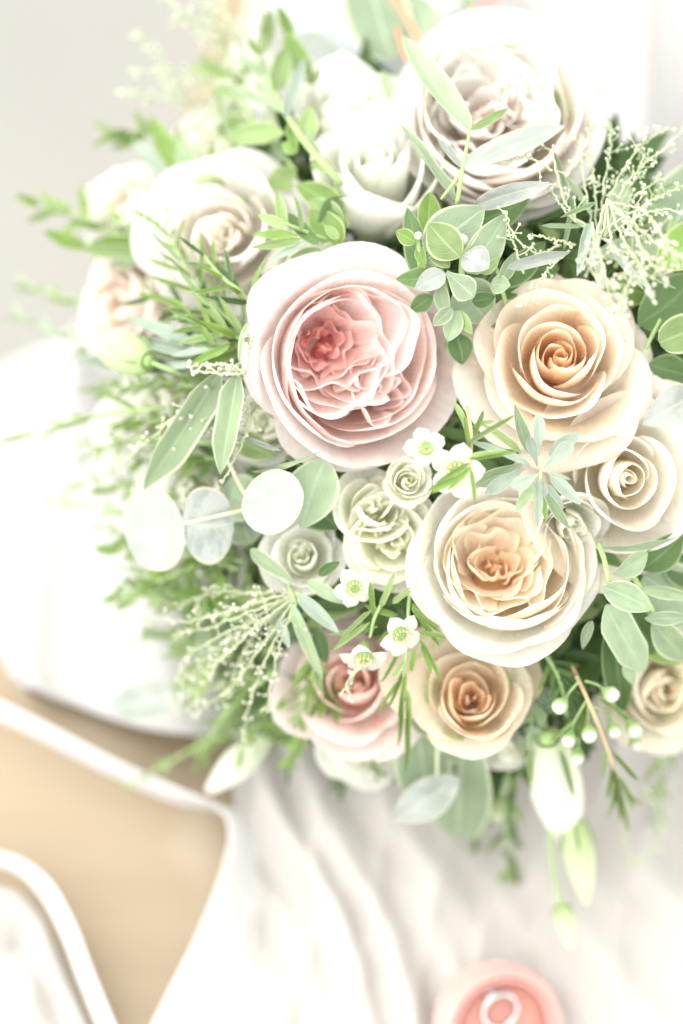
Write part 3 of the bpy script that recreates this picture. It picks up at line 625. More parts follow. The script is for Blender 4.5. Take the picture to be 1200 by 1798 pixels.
# ------------------------------------------------------------------ foliage
def shape_w(shape, v):
    if shape == 'oval':   return math.sin(math.pi * v ** .85) ** .8
    if shape == 'round':  return math.sqrt(max(0, 1 - (2 * v - 1) ** 2)) ** .9
    if shape == 'lance':  return (v ** .55) * (1 - v) ** .8 * 1.95
    if shape == 'strap':  return min(1, (v * 5) ** .7, ((1 - v) * 3.2) ** .8)
    if shape == 'spoon':  return min(1, .18 + .82 * sm(np.array(v * 1.5))) * min(1, ((1 - v) * 5) ** .6)
    if shape == 'point':  return (v ** .6) * (1 - v) ** .95 * 2.2
    if shape == 'needle': return min(1, (v * 8) ** .6, ((1 - v) * 4) ** .6)
_leaf = {}
def leaf_data(shape, mat, k):
    key = (shape, mat, k)
    if key in _leaf: return _leaf[key]
    r = random.Random(hash_(key)); nu, nv = (5, 7) if shape == 'needle' else (9, 15)
    curl = [.10, -.12, .22, .02][k % 4]; fold = [.16, .24, .10, .2][k % 4] * (.3 if shape == 'round' else 1); sway = [.03, -.06, .07, -.02][k % 4]; wave = r.uniform(0, 6)
    V_, uv = [], []
    for j in range(nv):
        v = j / (nv - 1); vv = .004 + .992 * v; wd = max(.012, float(shape_w(shape, vv))) * .5
        for i in range(nu):
            u = -1 + 2 * i / (nu - 1)
            x = u * wd
            z = fold * abs(x) * .8 - curl * v * v + .012 * math.sin(9 * v + wave + 2 * u) * abs(u)
            V_.append((x + sway * math.sin(math.pi * v) * (1 if shape != 'round' else .3), v, z)); uv.append((u, v))
    _leaf[key] = mesh("leaf", V_, grid_faces(nu, nv), LM[mat], uv)
    return _leaf[key]
def hash_(key):
    h = 17
    for c in str(key): h = (h * 31 + ord(c)) % 1000003
    return h
_lc = [0]
def put_leaf(parent, base, a, b, w, mat, shape, roll=0.0, name="leaf"):
    """leaf from point a to point b (camera axes), w metres wide, turned by roll degrees about its midrib"""
    y = (b - a); ln = y.length; y = y / ln
    n = Vector((0, 0, 1)) - y * y.z
    if n.length < .2: n = Vector((0, 1, 0)) - y * y.y
    n.normalize(); n = Matrix.Rotation(math.radians(roll), 3, y) @ n
    x = y.cross(n); _lc[0] += 1
    M = Matrix((x * w, y * ln, n * (ln * .75 + w * .25))).transposed().to_4x4(); M.translation = a - base
    return put(name, leaf_data(shape, mat, _lc[0] % 4), parent, M)
def stem(parent, base, pts, r0, r1, mat=STEM, n=12, name="stem"):
    vv, ff = [], []; tube(vv, ff, [p - base for p in crom(pts, n)], r0, r1, 6)
    return put(name, mesh(name, vv, ff, mat), parent)
def sprig(name, label, cat, stems, leaves, group, mat='euc', shape='oval', r=(.0011, .0007), smat=STEM, lname="leaf", tips=()):
    """stems: lists of (px, py, off); leaves: (ax, ay, ao, bx, by, bo, w[, mat[, shape[, roll]]])"""
    if stems: base = A(*stems[0][0])
    else: base = A(*leaves[0][:3])
    t = thing(name, label, cat, base, group)
    for s in stems: stem(t, base, [A(*p) for p in s], r[0], r[1], smat)
    for l in leaves:
        m = l[7] if len(l) > 7 else mat; sh = l[8] if len(l) > 8 else shape; ro = l[9] if len(l) > 9 else rnd.uniform(-25, 25)
        put_leaf(t, base, A(*l[0:3]), A(*l[3:6]), l[6] * PX, m, sh, ro, lname)
    for p, rr in tips:
        vv, ff = [], []; ball(vv, ff, A(*p) - base, rr * PX); put("bud", mesh("bud", vv, ff, WAXBUD), t)
    return t
def auto_sprig(name, label, cat, pts, group, n, ll, lw, mat, shape, seed, ang=50, r=(.0011, .0006), smat=STEM, lname="leaf", pair=True, spread=1.0):
    """a sprig with leaves in pairs along its stem; ll, lw in photo pixels"""
    q = random.Random(seed); P = [A(*p) for p in pts]; base = P[0]; C = crom(P, 24)
    t = thing(name, label, cat, base, group); stem(t, base, P, r[0], r[1], smat)
    for i in range(n):
        f = .12 + .88 * i / (n - 1); k = min(int(f * 23), 22); p = C[k].lerp(C[k + 1], f * 23 - k); tg = (C[k + 1] - C[k]).normalized()
        az = q.uniform(-.5, .5) + (math.pi / 2 if i % 2 else 0) * spread
        for s in ((1, -1) if pair else (1 if i % 2 else -1,)):
            sd = tg.cross(Vector((0, 0, 1)))
            if sd.length < .1: sd = Vector((1, 0, 0))
            sd.normalize(); sd = Matrix.Rotation(az * .8, 3, tg) @ sd * s
            a = math.radians(ang * q.uniform(.7, 1.25)) * (1 - .45 * f)
            dr = tg * math.cos(a) + sd * math.sin(a); sz = q.uniform(.75, 1.15) * (1 - .35 * f)
            put_leaf(t, base, p, p + dr * ll * PX * sz, lw * PX * sz, mat if isinstance(mat, str) else q.choice(mat), shape, q.uniform(-50, 50), lname)
    return t
EUC = "eucalyptus sprigs in the bouquet"; GRN = "leafy green sprigs in the bouquet"; SAGE = "grey downy sprigs in the bouquet"
sprig("eucalyptus_sprig", "eucalyptus stem with two long leaves crossing in front of the top white rose", "eucalyptus",
      [[(803, 358, 22), (812, 300, 34), (826, 228, 44)], [(814, 296, 34), (800, 318, 30), (775, 350, 22)]],
      [(826, 228, 44, 706, 82, 48, 62, 'euc', 'lance', 18), (815, 292, 36, 1000, 195, 44, 66, 'silver', 'lance', -22), (826, 228, 44, 894, 190, 46, 16, 'soft', 'strap', 20),
       (812, 294, 34, 766, 238, 30, 20, 'silver', 'lance', 0)], EUC, smat=STEM)
sprig("eucalyptus_leaf", "single dark narrow eucalyptus leaf between the white spray bud and the top white rose", "leaf", [],
      [(798, 352, 20, 698, 234, 30, 30, 'euc', 'strap', 55)], EUC)
sprig("eucalyptus_sprig", "dense eucalyptus cluster of small folded leaves above the gap between pink and peach roses", "eucalyptus",
      [[(742, 500, -4), (738, 455, 12), (735, 418, 18)], [(812, 520, -4), (811, 470, 14), (812, 424, 22)], [(795, 590, -14), (785, 520, 0), (770, 450, 10)]],
      [(742, 492, 8, 705, 356, 16, 62, 'dark', 'point', -20), (752, 415, 12, 756, 336, 16, 46, 'fresh', 'oval', 15), (745, 440, 16, 850, 362, 26, 88, 'euc', 'oval', -10),
       (832, 362, 20, 968, 322, 32, 48, 'silver', 'lance', 10), (800, 402, 8, 940, 346, 8, 66, 'dark', 'oval', 10), (808, 452, 24, 752, 392, 30, 66, 'soft', 'oval', -15),
       (818, 478, 12, 894, 374, 22, 84, 'euc', 'point', 20), (813, 448, 24, 860, 474, 26, 54, 'silver', 'oval', -10), (812, 492, 2, 862, 566, -6, 90, 'euc', 'oval', 0),
       (784, 478, 18, 832, 522, 20, 46, 'euc', 'spoon', 10), (782, 480, 18, 728, 508, 16, 50, 'silver', 'point', 0), (770, 482, 10, 698, 492, 6, 52, 'dark', 'point', 10),
       (790, 470, 20, 755, 446, 22, 26, 'soft', 'oval', 30), (790, 452, 22, 760, 428, 24, 18, 'fresh', 'oval', 20), (730, 426, 20, 694, 406, 22, 30, 'fresh', 'oval', -20),
       (742, 470, 10, 775, 450, 12, 30, 'euc', 'oval', 10), (775, 500, 4, 782, 560, 0, 40, 'sage', 'point', 30),
       (805, 545, 2, 786, 600, -4, 36, 'euc', 'oval', 10), (808, 545, 2, 828, 588, 0, 26, 'soft', 'oval', 40), (800, 585, -8, 812, 640, -12, 50, 'dark', 'oval', 0),
       (735, 430, 16, 745, 468, 16, 20, 'fresh', 'oval', 10), (760, 520, 0, 720, 545, -4, 34, 'dark', 'oval', 0), (830, 530, 0, 870, 520, 2, 40, 'dark', 'point', 0), (850, 420, 10, 900, 400, 10, 34, 'dark', 'oval', 0),
       (845, 480, 16, 880, 452, 20, 26, 'soft', 'point', 20), (795, 540, 6, 760, 572, 4, 26, 'sage', 'oval', 0), (830, 400, 16, 812, 372, 18, 20, 'soft', 'oval', 0), (770, 400, 14, 790, 372, 16, 20, 'fresh', 'oval', 0)],
      EUC, r=(.0016, .001), smat=STEM, tips=[((812, 421, 25), 11), ((806, 432, 25), 6), ((735, 414, 22), 8)])
sprig("eucalyptus_sprig", "eucalyptus shoot with dark leaves just above the peach rose", "eucalyptus",
      [[(890, 540, -8), (880, 500, 4), (872, 470, 8)]],
      [(872, 500, 4, 968, 420, 6, 66, 'dark', 'point', 10), (880, 494, 10, 908, 440, 16, 36, 'euc', 'point', 30), (862, 498, 8, 895, 500, 14, 36, 'euc', 'oval', -10),
       (890, 470, 16, 1000, 440, 22, 22, 'silver', 'strap', 20), (860, 520, -4, 912, 470, -6, 60, 'dark', 'oval', 0), (845, 540, -8, 905, 560, -14, 60, 'dark', 'oval', 0), (905, 470, -8, 985, 470, -10, 60, 'dark', 'oval', 0)], EUC)
sprig("leafy_sprig", "small green sprig with pale tipped leaves in front of the left white rose", "sprig",
      [[(600, 432, 0), (550, 412, 12), (500, 392, 24)]],
      [(500, 398, 22, 488, 338, 28, 26, 'soft', 'point', 10), (530, 406, 18, 524, 336, 24, 18, 'soft', 'point', 40), (502, 398, 24, 452, 376, 28, 26, 'soft', 'point', 10),
       (522, 414, 22, 438, 410, 28, 24, 'fresh', 'point', 10), (528, 420, 22, 442, 432, 28, 24, 'soft', 'point', -20), (540, 424, 18, 472, 458, 24, 18, 'white', 'lance', 0),
       (560, 430, 14, 500, 372, 16, 34, 'dark', 'lance', 0), (598, 436, 6, 544, 362, 8, 60, 'fresh', 'oval', 10), (590, 430, 6, 560, 448, 10, 26, 'sage', 'oval', 0),
       (566, 440, 10, 505, 450, 12, 22, 'soft', 'lance', 10), (596, 420, 10, 570, 395, 14, 18, 'soft', 'oval', 0)], GRN)
sprig("leafy_sprig", "broad green leaves between the left white rose and the white spray bud", "sprig",
      [[(612, 400, -4), (600, 350, 0), (585, 300, 4)]],
      [(602, 372, 2, 518, 318, 6, 52, 'fresh', 'oval', 10), (604, 398, 0, 548, 352, 4, 56, 'soft', 'oval', -10), (590, 318, 6, 560, 270, 10, 26, 'sage', 'lance', 0), (600, 345, 4, 560, 395, 6, 40, 'dark', 'oval', 0)], GRN)
sprig("leafy_sprig", "tall upright green sprig with many narrow leaves at the top left of the bouquet", "sprig",
      [[(600, 322, 8), (545, 262, 18), (500, 196, 26), (468, 130, 30), (456, 96, 32)]],
      [(472, 132, 30, 416, 100, 32, 28, 'sage', 'lance', 10), (458, 98, 32, 434, 66, 34, 15, 'fresh', 'oval', 0), (461, 96, 32, 462, 58, 36, 11, 'soft', 'strap', 0),
       (482, 162, 28, 504, 82, 32, 40, 'soft', 'strap', 20), (502, 206, 28, 536, 88, 34, 36, 'white', 'lance', -15), (545, 146, 14, 505, 62, 20, 46, 'fresh', 'oval', 0),
       (546, 150, 12, 562, 112, 16, 18, 'soft', 'oval', 0), (514, 66, 12, 487, 6, 16, 34, 'fresh', 'point', 0), (462, 84, 12, 478, 12, 16, 40, 'soft', 'point', 20),
       (478, 182, 24, 408, 166, 30, 32, 'sage', 'spoon', 30), (500, 236, 14, 374, 236, 16, 44, 'soft', 'strap', 10), (536, 252, 14, 546, 186, 20, 40, 'soft', 'oval', 10),
       (524, 266, 14, 494, 252, 18, 28, 'fresh', 'oval', 0), (562, 280, 12, 538, 232, 16, 20, 'sage', 'lance', 0), (500, 200, 26, 428, 128, 28, 26, 'sage', 'lance', -10),
       (510, 214, 22, 520, 262, 18, 26, 'fresh', 'oval', 0), (560, 276, 14, 548, 300, 12, 16, 'soft', 'oval', 0), (582, 306, 12, 548, 286, 14, 14, 'soft', 'lance', 0)], GRN, r=(.0018, .001))
sprig("leafy_sprig", "soft green leaves lying sideways above the left white rose", "sprig",
      [[(520, 300, -10), (470, 240, -6), (400, 150, 0)]],
      [(420, 138, 0, 332, 112, 2, 34, 'soft', 'oval', 10), (450, 168, -2, 372, 158, 2, 30, 'soft', 'strap', 0), (470, 252, -6, 372, 214, -2, 40, 'soft', 'strap', 0),
       (480, 262, -10, 420, 300, -8, 60, 'dark', 'oval', 0), (500, 282, -8, 440, 250, -6, 55, 'euc', 'oval', 0), (520, 300, -10, 470, 330, -6, 50, 'soft', 'oval', 0), (420, 190, -4, 410, 260, -4, 40, 'soft', 'oval', 0),
       (415, 165, -2, 440, 105, 2, 34, 'fresh', 'lance', 0), (392, 140, 0, 350, 95, 2, 30, 'soft', 'lance', 0)], GRN)
sprig("leafy_sprig", "upright green leaf pair standing behind the left white rose", "sprig",
      [[(360, 345, 0), (352, 310, 8), (345, 280, 10)]],
      [(346, 330, 8, 315, 238, 16, 46, 'sage', 'lance', -10), (362, 326, 8, 376, 246, 14, 26, 'soft', 'lance', 0), (325, 312, 0, 268, 214, 0, 54, 'fresh', 'lance', 10), (300, 320, -2, 225, 235, 0, 34, 'white', 'lance', 0)], GRN)
sprig("leafy_sprig", "bright yellow green leaves pointing left under the blurred white rose", "sprig",
      [[(300, 470, -6), (250, 445, 2), (150, 430, 12)]],
      [(152, 436, 12, 76, 406, 16, 32, 'fresh', 'oval', 10), (256, 432, 6, 150, 428, 10, 36, 'fresh', 'oval', 0), (262, 446, 8, 156, 440, 12, 28, 'soft', 'strap', 0),
       (262, 450, 8, 176, 476, 14, 26, 'sage', 'lance', -20), (262, 444, 2, 208, 392, 2, 54, 'dark', 'oval', 0), (286, 462, 6, 244, 386, 8, 44, 'soft', 'lance', -30), (285, 420, 0, 225, 400, 2, 40, 'dark', 'oval', 0)], GRN)
auto_sprig("leafy_sprig", "blurred green sprig at the far left edge, beside the grey background", "sprig", [(230, 430, -10), (150, 385, -4), (70, 360, 0)], GRN, 6, 95, 40, ['fresh', 'soft'], 'lance', 3)
auto_sprig("leafy_sprig", "blurred green shoot at the upper left, next to the feathery buds", "sprig", [(330, 290, -20), (265, 235, -12), (200, 235, -8)], GRN, 5, 85, 34, ['soft', 'fresh'], 'lance', 4)
NDL = "needle leaved sprigs in the bouquet"
auto_sprig("needle_sprig", "fine needle leaved sprig lying over the lower part of the left white rose", "needle sprig", [(420, 580, 4), (352, 512, 16), (322, 462, 22), (290, 400, 26)], NDL, 9, 120, 11, ['soft', 'fresh', 'sage'], 'strap', 5, 42, lname="needle")
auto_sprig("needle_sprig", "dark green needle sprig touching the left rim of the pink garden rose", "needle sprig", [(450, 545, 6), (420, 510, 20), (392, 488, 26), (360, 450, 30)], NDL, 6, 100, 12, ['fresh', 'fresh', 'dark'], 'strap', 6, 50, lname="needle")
auto_sprig("needle_sprig", "bright green needle tuft left of the pink garden rose heart", "needle sprig", [(460, 610, 0), (410, 590, 14), (340, 560, 22)], NDL, 9, 120, 16, ['fresh', 'soft', 'fresh'], 'strap', 8, 55, lname="needle")
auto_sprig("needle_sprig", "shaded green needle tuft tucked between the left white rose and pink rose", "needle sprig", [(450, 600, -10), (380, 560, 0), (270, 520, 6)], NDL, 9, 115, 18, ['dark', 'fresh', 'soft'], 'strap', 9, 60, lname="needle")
auto_sprig("needle_sprig", "thin dark needle sprig reaching out to the far left over white fabric", "needle sprig", [(290, 715, -4), (170, 730, 14), (90, 750, 22), (22, 768, 24)], NDL, 5, 105, 9, ['fresh', 'soft'], 'needle', 10, 30, lname="needle", r=(.0010, .0006))
sprig("downy_sprig", "long pale grey leaves pointing left above the closed green bud", "downy sprig",
      [[(430, 620, 4), (380, 612, 14), (340, 605, 18)]],
      [(345, 606, 18, 212, 550, 22, 32, 'white', 'lance', 10), (350, 622, 16, 236, 590, 20, 30, 'white', 'lance', -10), (405, 602, 18, 268, 598, 22, 18, 'sage', 'lance', 0),
       (335, 652, 8, 122, 630, 12, 46, 'white', 'lance', 10), (404, 606, 20, 326, 646, 24, 22, 'fresh', 'lance', 0), (376, 606, 24, 350, 568, 28, 16, 'fresh', 'lance', 0),
       (340, 640, 14, 268, 646, 16, 14, 'white', 'strap', 0), (370, 615, 20, 300, 625, 24, 20, 'white', 'lance', 30), (420, 590, 8, 320, 560, 12, 22, 'soft', 'lance', 0)], SAGE)
sprig("sage_sprig", "three long grey green leaves hanging down left of the pink garden rose", "sage sprig",
      [[(450, 620, 6), (420, 640, 18), (385, 652, 20)]],
      [(388, 650, 20, 254, 848, 24, 60, 'sage', 'strap', -15), (405, 690, 8, 308, 802, 8, 54, 'sage', 'lance', -10), (418, 655, 20, 386, 832, 24, 48, 'sage', 'strap', 20), (452, 555, 14, 418, 636, 22, 34, 'sage', 'oval', 40)], SAGE)
# silver dollar eucalyptus
SD = "round leaved silver eucalyptus"
sprig("silver_eucalyptus", "pair of round silver eucalyptus leaves side by side at the left", "eucalyptus",
      [[(450, 890, -4), (400, 902, 12), (322, 920, 22)]],
      [(324, 922, 22, 228, 930, 30, 154, 'silver', 'round', -8), (322, 918, 22, 402, 926, 14, 150, 'silver', 'round', 20)], SD, smat=STEMP)
sprig("silver_eucalyptus", "single round silver leaf with a green patch below the pink garden rose", "eucalyptus",
      [[(400, 808, 0), (425, 858, 8), (440, 880, 10)]],
      [(518, 836, 14, 440, 926, 22, 104, 'silver', 'round', 8), (572, 806, 0, 528, 930, 2, 96, 'euc', 'oval', 0), (408, 758, 8, 502, 782, 12, 22, 'silver', 'lance', 65), (440, 828, 14, 560, 812, 18, 18, 'sage', 'lance', 55),
       (400, 850, -20, 440, 955, -16, 90, 'euc', 'round', 0), (455, 890, -16, 385, 860, -18, 90, 'euc', 'round', 0), (520, 880, -18, 600, 930, -14, 70, 'dark', 'oval', 0), (410, 762, 0, 480, 800, -4, 50, 'soft', 'oval', 0)], SD, smat=STEMP)
sprig("silver_eucalyptus", "silver leaf hanging in front of a big grey green leaf at the bottom centre", "eucalyptus",
      [[(770, 1290, -10), (768, 1330, -4), (768, 1362, 0)]],
      [(806, 1366, 2, 688, 1440, 12, 78, 'silver', 'oval', 5), (815, 1300, -12, 800, 1494, -10, 128, 'euc', 'round', 10), (735, 1290, -14, 745, 1390, -14, 110, 'euc', 'round', 0), (720, 1260, -4, 790, 1290, -6, 40, 'euc', 'oval', 0)], SD, smat=STEMP)
sprig("silver_eucalyptus", "blurred round grey leaf over the white fabric at the lower left", "eucalyptus",
      [[(400, 1200, -24), (350, 1212, -20), (322, 1216, -18)]],
      [(330, 1214, -18, 194, 1242, -12, 78, 'silver', 'round', 0), (310, 1240, -18, 372, 1150, -12, 62, 'soft', 'oval', 0)], SD, smat=STEMP)
sprig("silver_eucalyptus", "large blurred grey green leaves with coral stems at the top edge", "eucalyptus",
      [[(742, 96, 14), (720, 40, 12), (680, -20, 8)]],
      [(690, 105, -24, 640, -60, -26, 130, 'euc', 'round', 0), (745, 95, -20, 740, -40, -22, 70, 'euc', 'oval', 10), (520, 60, -40, 610, 120, -40, 60, 'silver', 'oval', 0)], SD, smat=STEMR, r=(.0016, .0012))
sprig("silver_eucalyptus", "thin coral twig rising behind the top white rose", "twig", [[(812, 32, -10), (845, 8, -10), (920, -20, -10)]], [(830, 20, -12, 800, -40, -12, 30, 'sage', 'oval', 0)], SD, smat=STEMR, r=(.0008, .0005))
sprig("silver_eucalyptus", "thin pink twig behind the small white spray rose", "twig", [[(722, 120, -8), (706, 84, -8), (698, 50, -8)]], [(700, 185, 0, 672, 130, 4, 26, 'sage', 'oval', 0)], SD, smat=STEMR, r=(.0010, .0007))
sprig("eucalyptus_sprig", "eucalyptus stem with oval leaves hanging at the right edge below the cream rose", "eucalyptus",
      [[(1052, 955, 0), (1062, 985, 12), (1070, 1024, 18)]],
      [(1058, 960, 14, 1200, 962, 22, 26, 'euc', 'strap', 60), (1138, 972, 8, 1078, 1010, 16, 46, 'euc', 'oval', -30), (1128, 1000, 2, 1205, 938, 6, 64, 'dark', 'oval', 20),
       (1058, 1030, 20, 1140, 1070, 26, 52, 'euc', 'oval', 0), (1064, 1062, 16, 1147, 1190, 22, 64, 'euc', 'strap', -5), (1072, 1090, 2, 1094, 1255, 0, 60, 'dark', 'oval', 0), (1104, 1160, 8, 1112, 1206, 10, 34, 'sage', 'point', 20),
       (1050, 960, -6, 1078, 1050, -8, 60, 'dark', 'oval', 0), (1040, 1090, 8, 1022, 1142, 12, 24, 'euc', 'point', 10), (1100, 1060, 4, 1150, 1150, 4, 56, 'dark', 'oval', 0)], EUC, r=(.0014, .001))
sprig("eucalyptus_sprig", "eucalyptus twig with leaves cut by the right edge, beside the oval leaves", "eucalyptus",
      [[(1105, 1000, 2), (1128, 1038, 10), (1150, 1078, 18)]],
      [(1132, 1086, 20, 1215, 1084, 24, 26, 'euc', 'oval', 0), (1126, 1032, 12, 1220, 1046, 14, 34, 'sage', 'lance', 30), (1144, 1090, 12, 1222, 1168, 14, 56, 'sage', 'oval', 0),
       (1130, 1010, -6, 1230, 1080, -10, 120, 'euc', 'round', 0), (1110, 1090, -4, 1200, 1170, -8, 60, 'fresh', 'oval', 0), (1160, 960, -8, 1240, 1030, -12, 90, 'dark', 'oval', 0)], EUC, r=(.0014, .001))
sprig("broad_leaf_sprig", "broad deep green leaves right of the peach rose at the picture edge", "sprig",
      [[(1120, 640, -10), (1140, 600, -4), (1160, 560, 0)]],
      [(1120, 570, -4, 1240, 476, 0, 96, 'dark', 'oval', 10), (1158, 602, 10, 1240, 570, 14, 70, 'soft', 'round', 0), (1140, 640, -4, 1220, 660, -6, 60, 'dark', 'oval', 0), (1150, 700, -8, 1230, 760, -10, 80, 'dark', 'oval', 0)], GRN)
sprig("eucalyptus_sprig", "blue green blurred leaves at the right edge behind the feathery buds", "eucalyptus",
      [[(1160, 480, -6), (1170, 420, 4), (1180, 380, 10)]],
      [(1160, 430, 4, 1250, 255, 16, 120, 'euc', 'oval', 0), (1072, 405, -4, 1104, 305, 0, 56, 'euc', 'point', 0), (1155, 470, 20, 1260, 380, 40, 80, 'fresh', 'oval', 0), (1050, 440, 0, 1180, 430, 2, 40, 'euc', 'strap', 20), (1100, 480, -6, 1180, 440, -4, 60, 'fresh', 'oval', 0), (1060, 500, -8, 1150, 520, -10, 60, 'fresh', 'oval', 0)], EUC)
sprig("eucalyptus_leaf", "single blurred blue grey leaf entering from the right beside the cream rose", "leaf", [], [(1230, 690, 50, 1135, 742, 56, 66, 'silver', 'oval', 0)], EUC)
sprig("downy_sprig", "star shaped grey downy rosette between the peach and cream roses", "downy sprig",
      [[(940, 900, -14), (948, 862, 4), (950, 828, 14)]],
      [(932, 798, 10, 900, 712, 12, 32, 'sage', 'lance', 20), (945, 800, 14, 946, 728, 18, 22, 'white', 'spoon', 0), (944, 818, 18, 930, 766, 20, 20, 'white', 'spoon', 0), (956, 822, 18, 1006, 776, 22, 26, 'white', 'spoon', 0),
       (945, 832, 20, 896, 856, 24, 26, 'white', 'spoon', 0), (922, 822, 14, 856, 868, 16, 26, 'white', 'spoon', -10), (918, 812, 10, 836, 852, 10, 28, 'sage', 'spoon', 0), (930, 816, 18, 826, 772, 24, 14, 'white', 'strap', 20),
       (944, 842, 12, 944, 926, 12, 20, 'white', 'lance', 0), (956, 848, 8, 996, 936, 8, 20, 'sage', 'strap', 30), (960, 850, 14, 990, 892, 16, 12, 'white', 'strap', 0), (957, 838, 20, 956, 872, 24, 12, 'white', 'spoon', 0),
       (960, 830, 20, 1002, 842, 22, 7, 'white', 'strap', 0), (916, 796, 14, 852, 742, 20, 14, 'soft', 'strap', 20), (966, 834, 12, 1020, 886, 12, 30, 'white', 'lance', 0), (940, 850, 6, 905, 900, 6, 26, 'sage', 'lance', 0), (965, 800, 6, 1020, 760, 8, 34, 'white', 'lance', 0), (952, 860, 4, 962, 920, 2, 16, 'fresh', 'lance', 0)], SAGE, smat=STEMP)
sprig("downy_sprig", "slim silvery leaves among the feathery buds above the peach rose", "downy sprig",
      [[(1050, 500, -6), (1045, 440, 8), (1040, 390, 14)]],
      [(1034, 392, 20, 1014, 484, 26, 24, 'white', 'lance', 0), (1032, 420, 16, 1068, 506, 22, 24, 'white', 'lance', 0), (972, 265, 18, 1004, 372, 14, 9, 'sage', 'strap', 0), (952, 396, 18, 1030, 396, 18, 8, 'sage', 'needle', 0),
       (1046, 356, 26, 984, 382, 30, 9, 'sage', 'strap', 0), (1066, 420, 14, 1130, 506, 20, 22, 'white', 'lance', 0), (1070, 430, 10, 1190, 500, 14, 12, 'sage', 'strap', 40), (1100, 376, 14, 1186, 354, 18, 10, 'sage', 'strap', 0), (990, 440, 6, 1010, 330, 8, 12, 'sage', 'lance', 0), (1040, 380, 10, 990, 300, 12, 16, 'sage', 'lance', 20), (1100, 470, 12, 1145, 510, 14, 20, 'white', 'lance', 0)], SAGE, smat=STEMP)
sprig("downy_sprig", "grey olive shaped leaves hanging over the blurred salmon pink rose", "downy sprig",
      [[(500, 1010, -6), (512, 1040, 2), (520, 1060, 6)]],
      [(512, 1060, 10, 570, 1200, 16, 30, 'sage', 'lance', 0), (522, 1044, 8, 596, 1112, 12, 34, 'white', 'lance', 0), (556, 1100, 2, 574, 1168, 2, 32, 'dark', 'oval', 0), (488, 1088, 12, 508, 1138, 16, 18, 'white', 'oval', 0),
       (440, 965, 6, 510, 1016, 8, 34, 'sage', 'lance', 0), (505, 1040, 0, 470, 1130, 0, 30, 'sage', 'lance', 0), (540, 1020, 2, 610, 1060, 4, 30, 'euc', 'lance', 0), (560, 1010, 2, 600, 985, 4, 26, 'dark', 'lance', 0)], SAGE)
for pts, n, ll, lw, mt, shp, sd, lab in [
    ([(600, 1180, -24), (545, 1240, -18), (505, 1345, -16)], 14, 80, 20, ['fresh', 'fresh', 'dark'], 'strap', 20, "bright green ferny tuft below the blurred salmon pink rose"),
    ([(560, 1200, -24), (480, 1230, -22), (420, 1320, -22)], 11, 85, 20, ['fresh', 'soft'], 'strap', 21, "blurred green ferny tuft at the lower left of the bouquet"),
    ([(600, 1240, -24), (620, 1290, -18), (660, 1350, -18)], 9, 60, 14, ['dark', 'fresh'], 'strap', 22, "dark green ferny tuft beside the pale lisianthus at the bottom")]:
    auto_sprig("fern_tuft", lab, "fern", pts, "ferny green tufts in the bouquet", n, ll, lw, mt, shp, sd, 55, lname="needle")
for pts, n, ll, lw, mt, shp, sd, lab in [
    ([(430, 985, -24), (330, 975, -18), (215, 965, -16)], 8, 80, 34, ['soft', 'fresh'], 'oval', 30, "blurred green sprig below the pair of silver leaves, upper one"),
    ([(430, 1040, -26), (320, 1030, -20), (215, 1040, -18)], 8, 95, 40, ['fresh', 'soft'], 'oval', 31, "blurred green sprig at the left, above the feathery white buds"),
    ([(400, 870, -28), (270, 860, -22), (150, 850, -20)], 8, 75, 26, ['soft', 'fresh', 'euc'], 'lance', 32, "blurred green sprig left of the pair of silver leaves"),
    ([(330, 930, -30), (230, 900, -26), (90, 880, -24)], 8, 60, 14, ['sage', 'soft'], 'lance', 33, "faint blurred sprig over the white fabric at the far left"),
    ([(300, 520, -34), (180, 540, -28), (50, 500, -26)], 9, 70, 22, ['sage', 'soft'], 'lance', 34, "faint blurred grey green sprig at the far left against the grey floor"),
    ([(280, 600, -34), (170, 610, -28), (40, 560, -26)], 9, 70, 18, ['white', 'sage'], 'lance', 35, "faint blurred pale sprig at the far left edge of the dress"),
    ([(420, 1120, -26), (360, 1130, -20), (270, 1110, -18)], 7, 70, 36, ['soft', 'euc'], 'oval', 36, "blurred grey green sprig behind the feathery white buds"),
    ([(470, 1270, -28), (350, 1310, -24), (225, 1380, -24)], 7, 40, 16, ['soft', 'fresh'], 'lance', 37, "thin blurred sprig pointing down left over the tan tabletop edge"),
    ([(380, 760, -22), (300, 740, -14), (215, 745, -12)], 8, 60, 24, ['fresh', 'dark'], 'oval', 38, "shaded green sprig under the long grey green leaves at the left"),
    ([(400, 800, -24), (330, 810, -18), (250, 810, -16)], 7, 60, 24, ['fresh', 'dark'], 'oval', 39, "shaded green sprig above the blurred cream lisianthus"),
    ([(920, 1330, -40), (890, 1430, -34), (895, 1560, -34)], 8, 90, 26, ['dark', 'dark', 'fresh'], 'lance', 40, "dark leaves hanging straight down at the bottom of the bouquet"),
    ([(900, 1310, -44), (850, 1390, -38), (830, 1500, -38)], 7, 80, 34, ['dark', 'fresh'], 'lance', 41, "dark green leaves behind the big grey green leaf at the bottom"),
    ([(1120, 1150, -34), (1160, 1330, -30), (1150, 1440, -28)], 10, 80, 16, ['sage', 'soft'], 'lance', 42, "faint blurred sprig at the lower right edge over tulle"),
    ([(960, 1150, -14), (985, 1200, -6), (1000, 1290, -4)], 10, 80, 11, ['dark', 'fresh', 'dark'], 'strap', 43, "dark needle tuft right under the cream garden rose"),
    ([(940, 1190, -18), (935, 1250, -10), (930, 1330, -10)], 6, 80, 44, ['euc', 'sage'], 'oval', 44, "grey green leaves right of the small peach rose")]:
    auto_sprig("leafy_sprig", lab, "sprig", pts, GRN, n, ll, lw, mt, shp, sd)

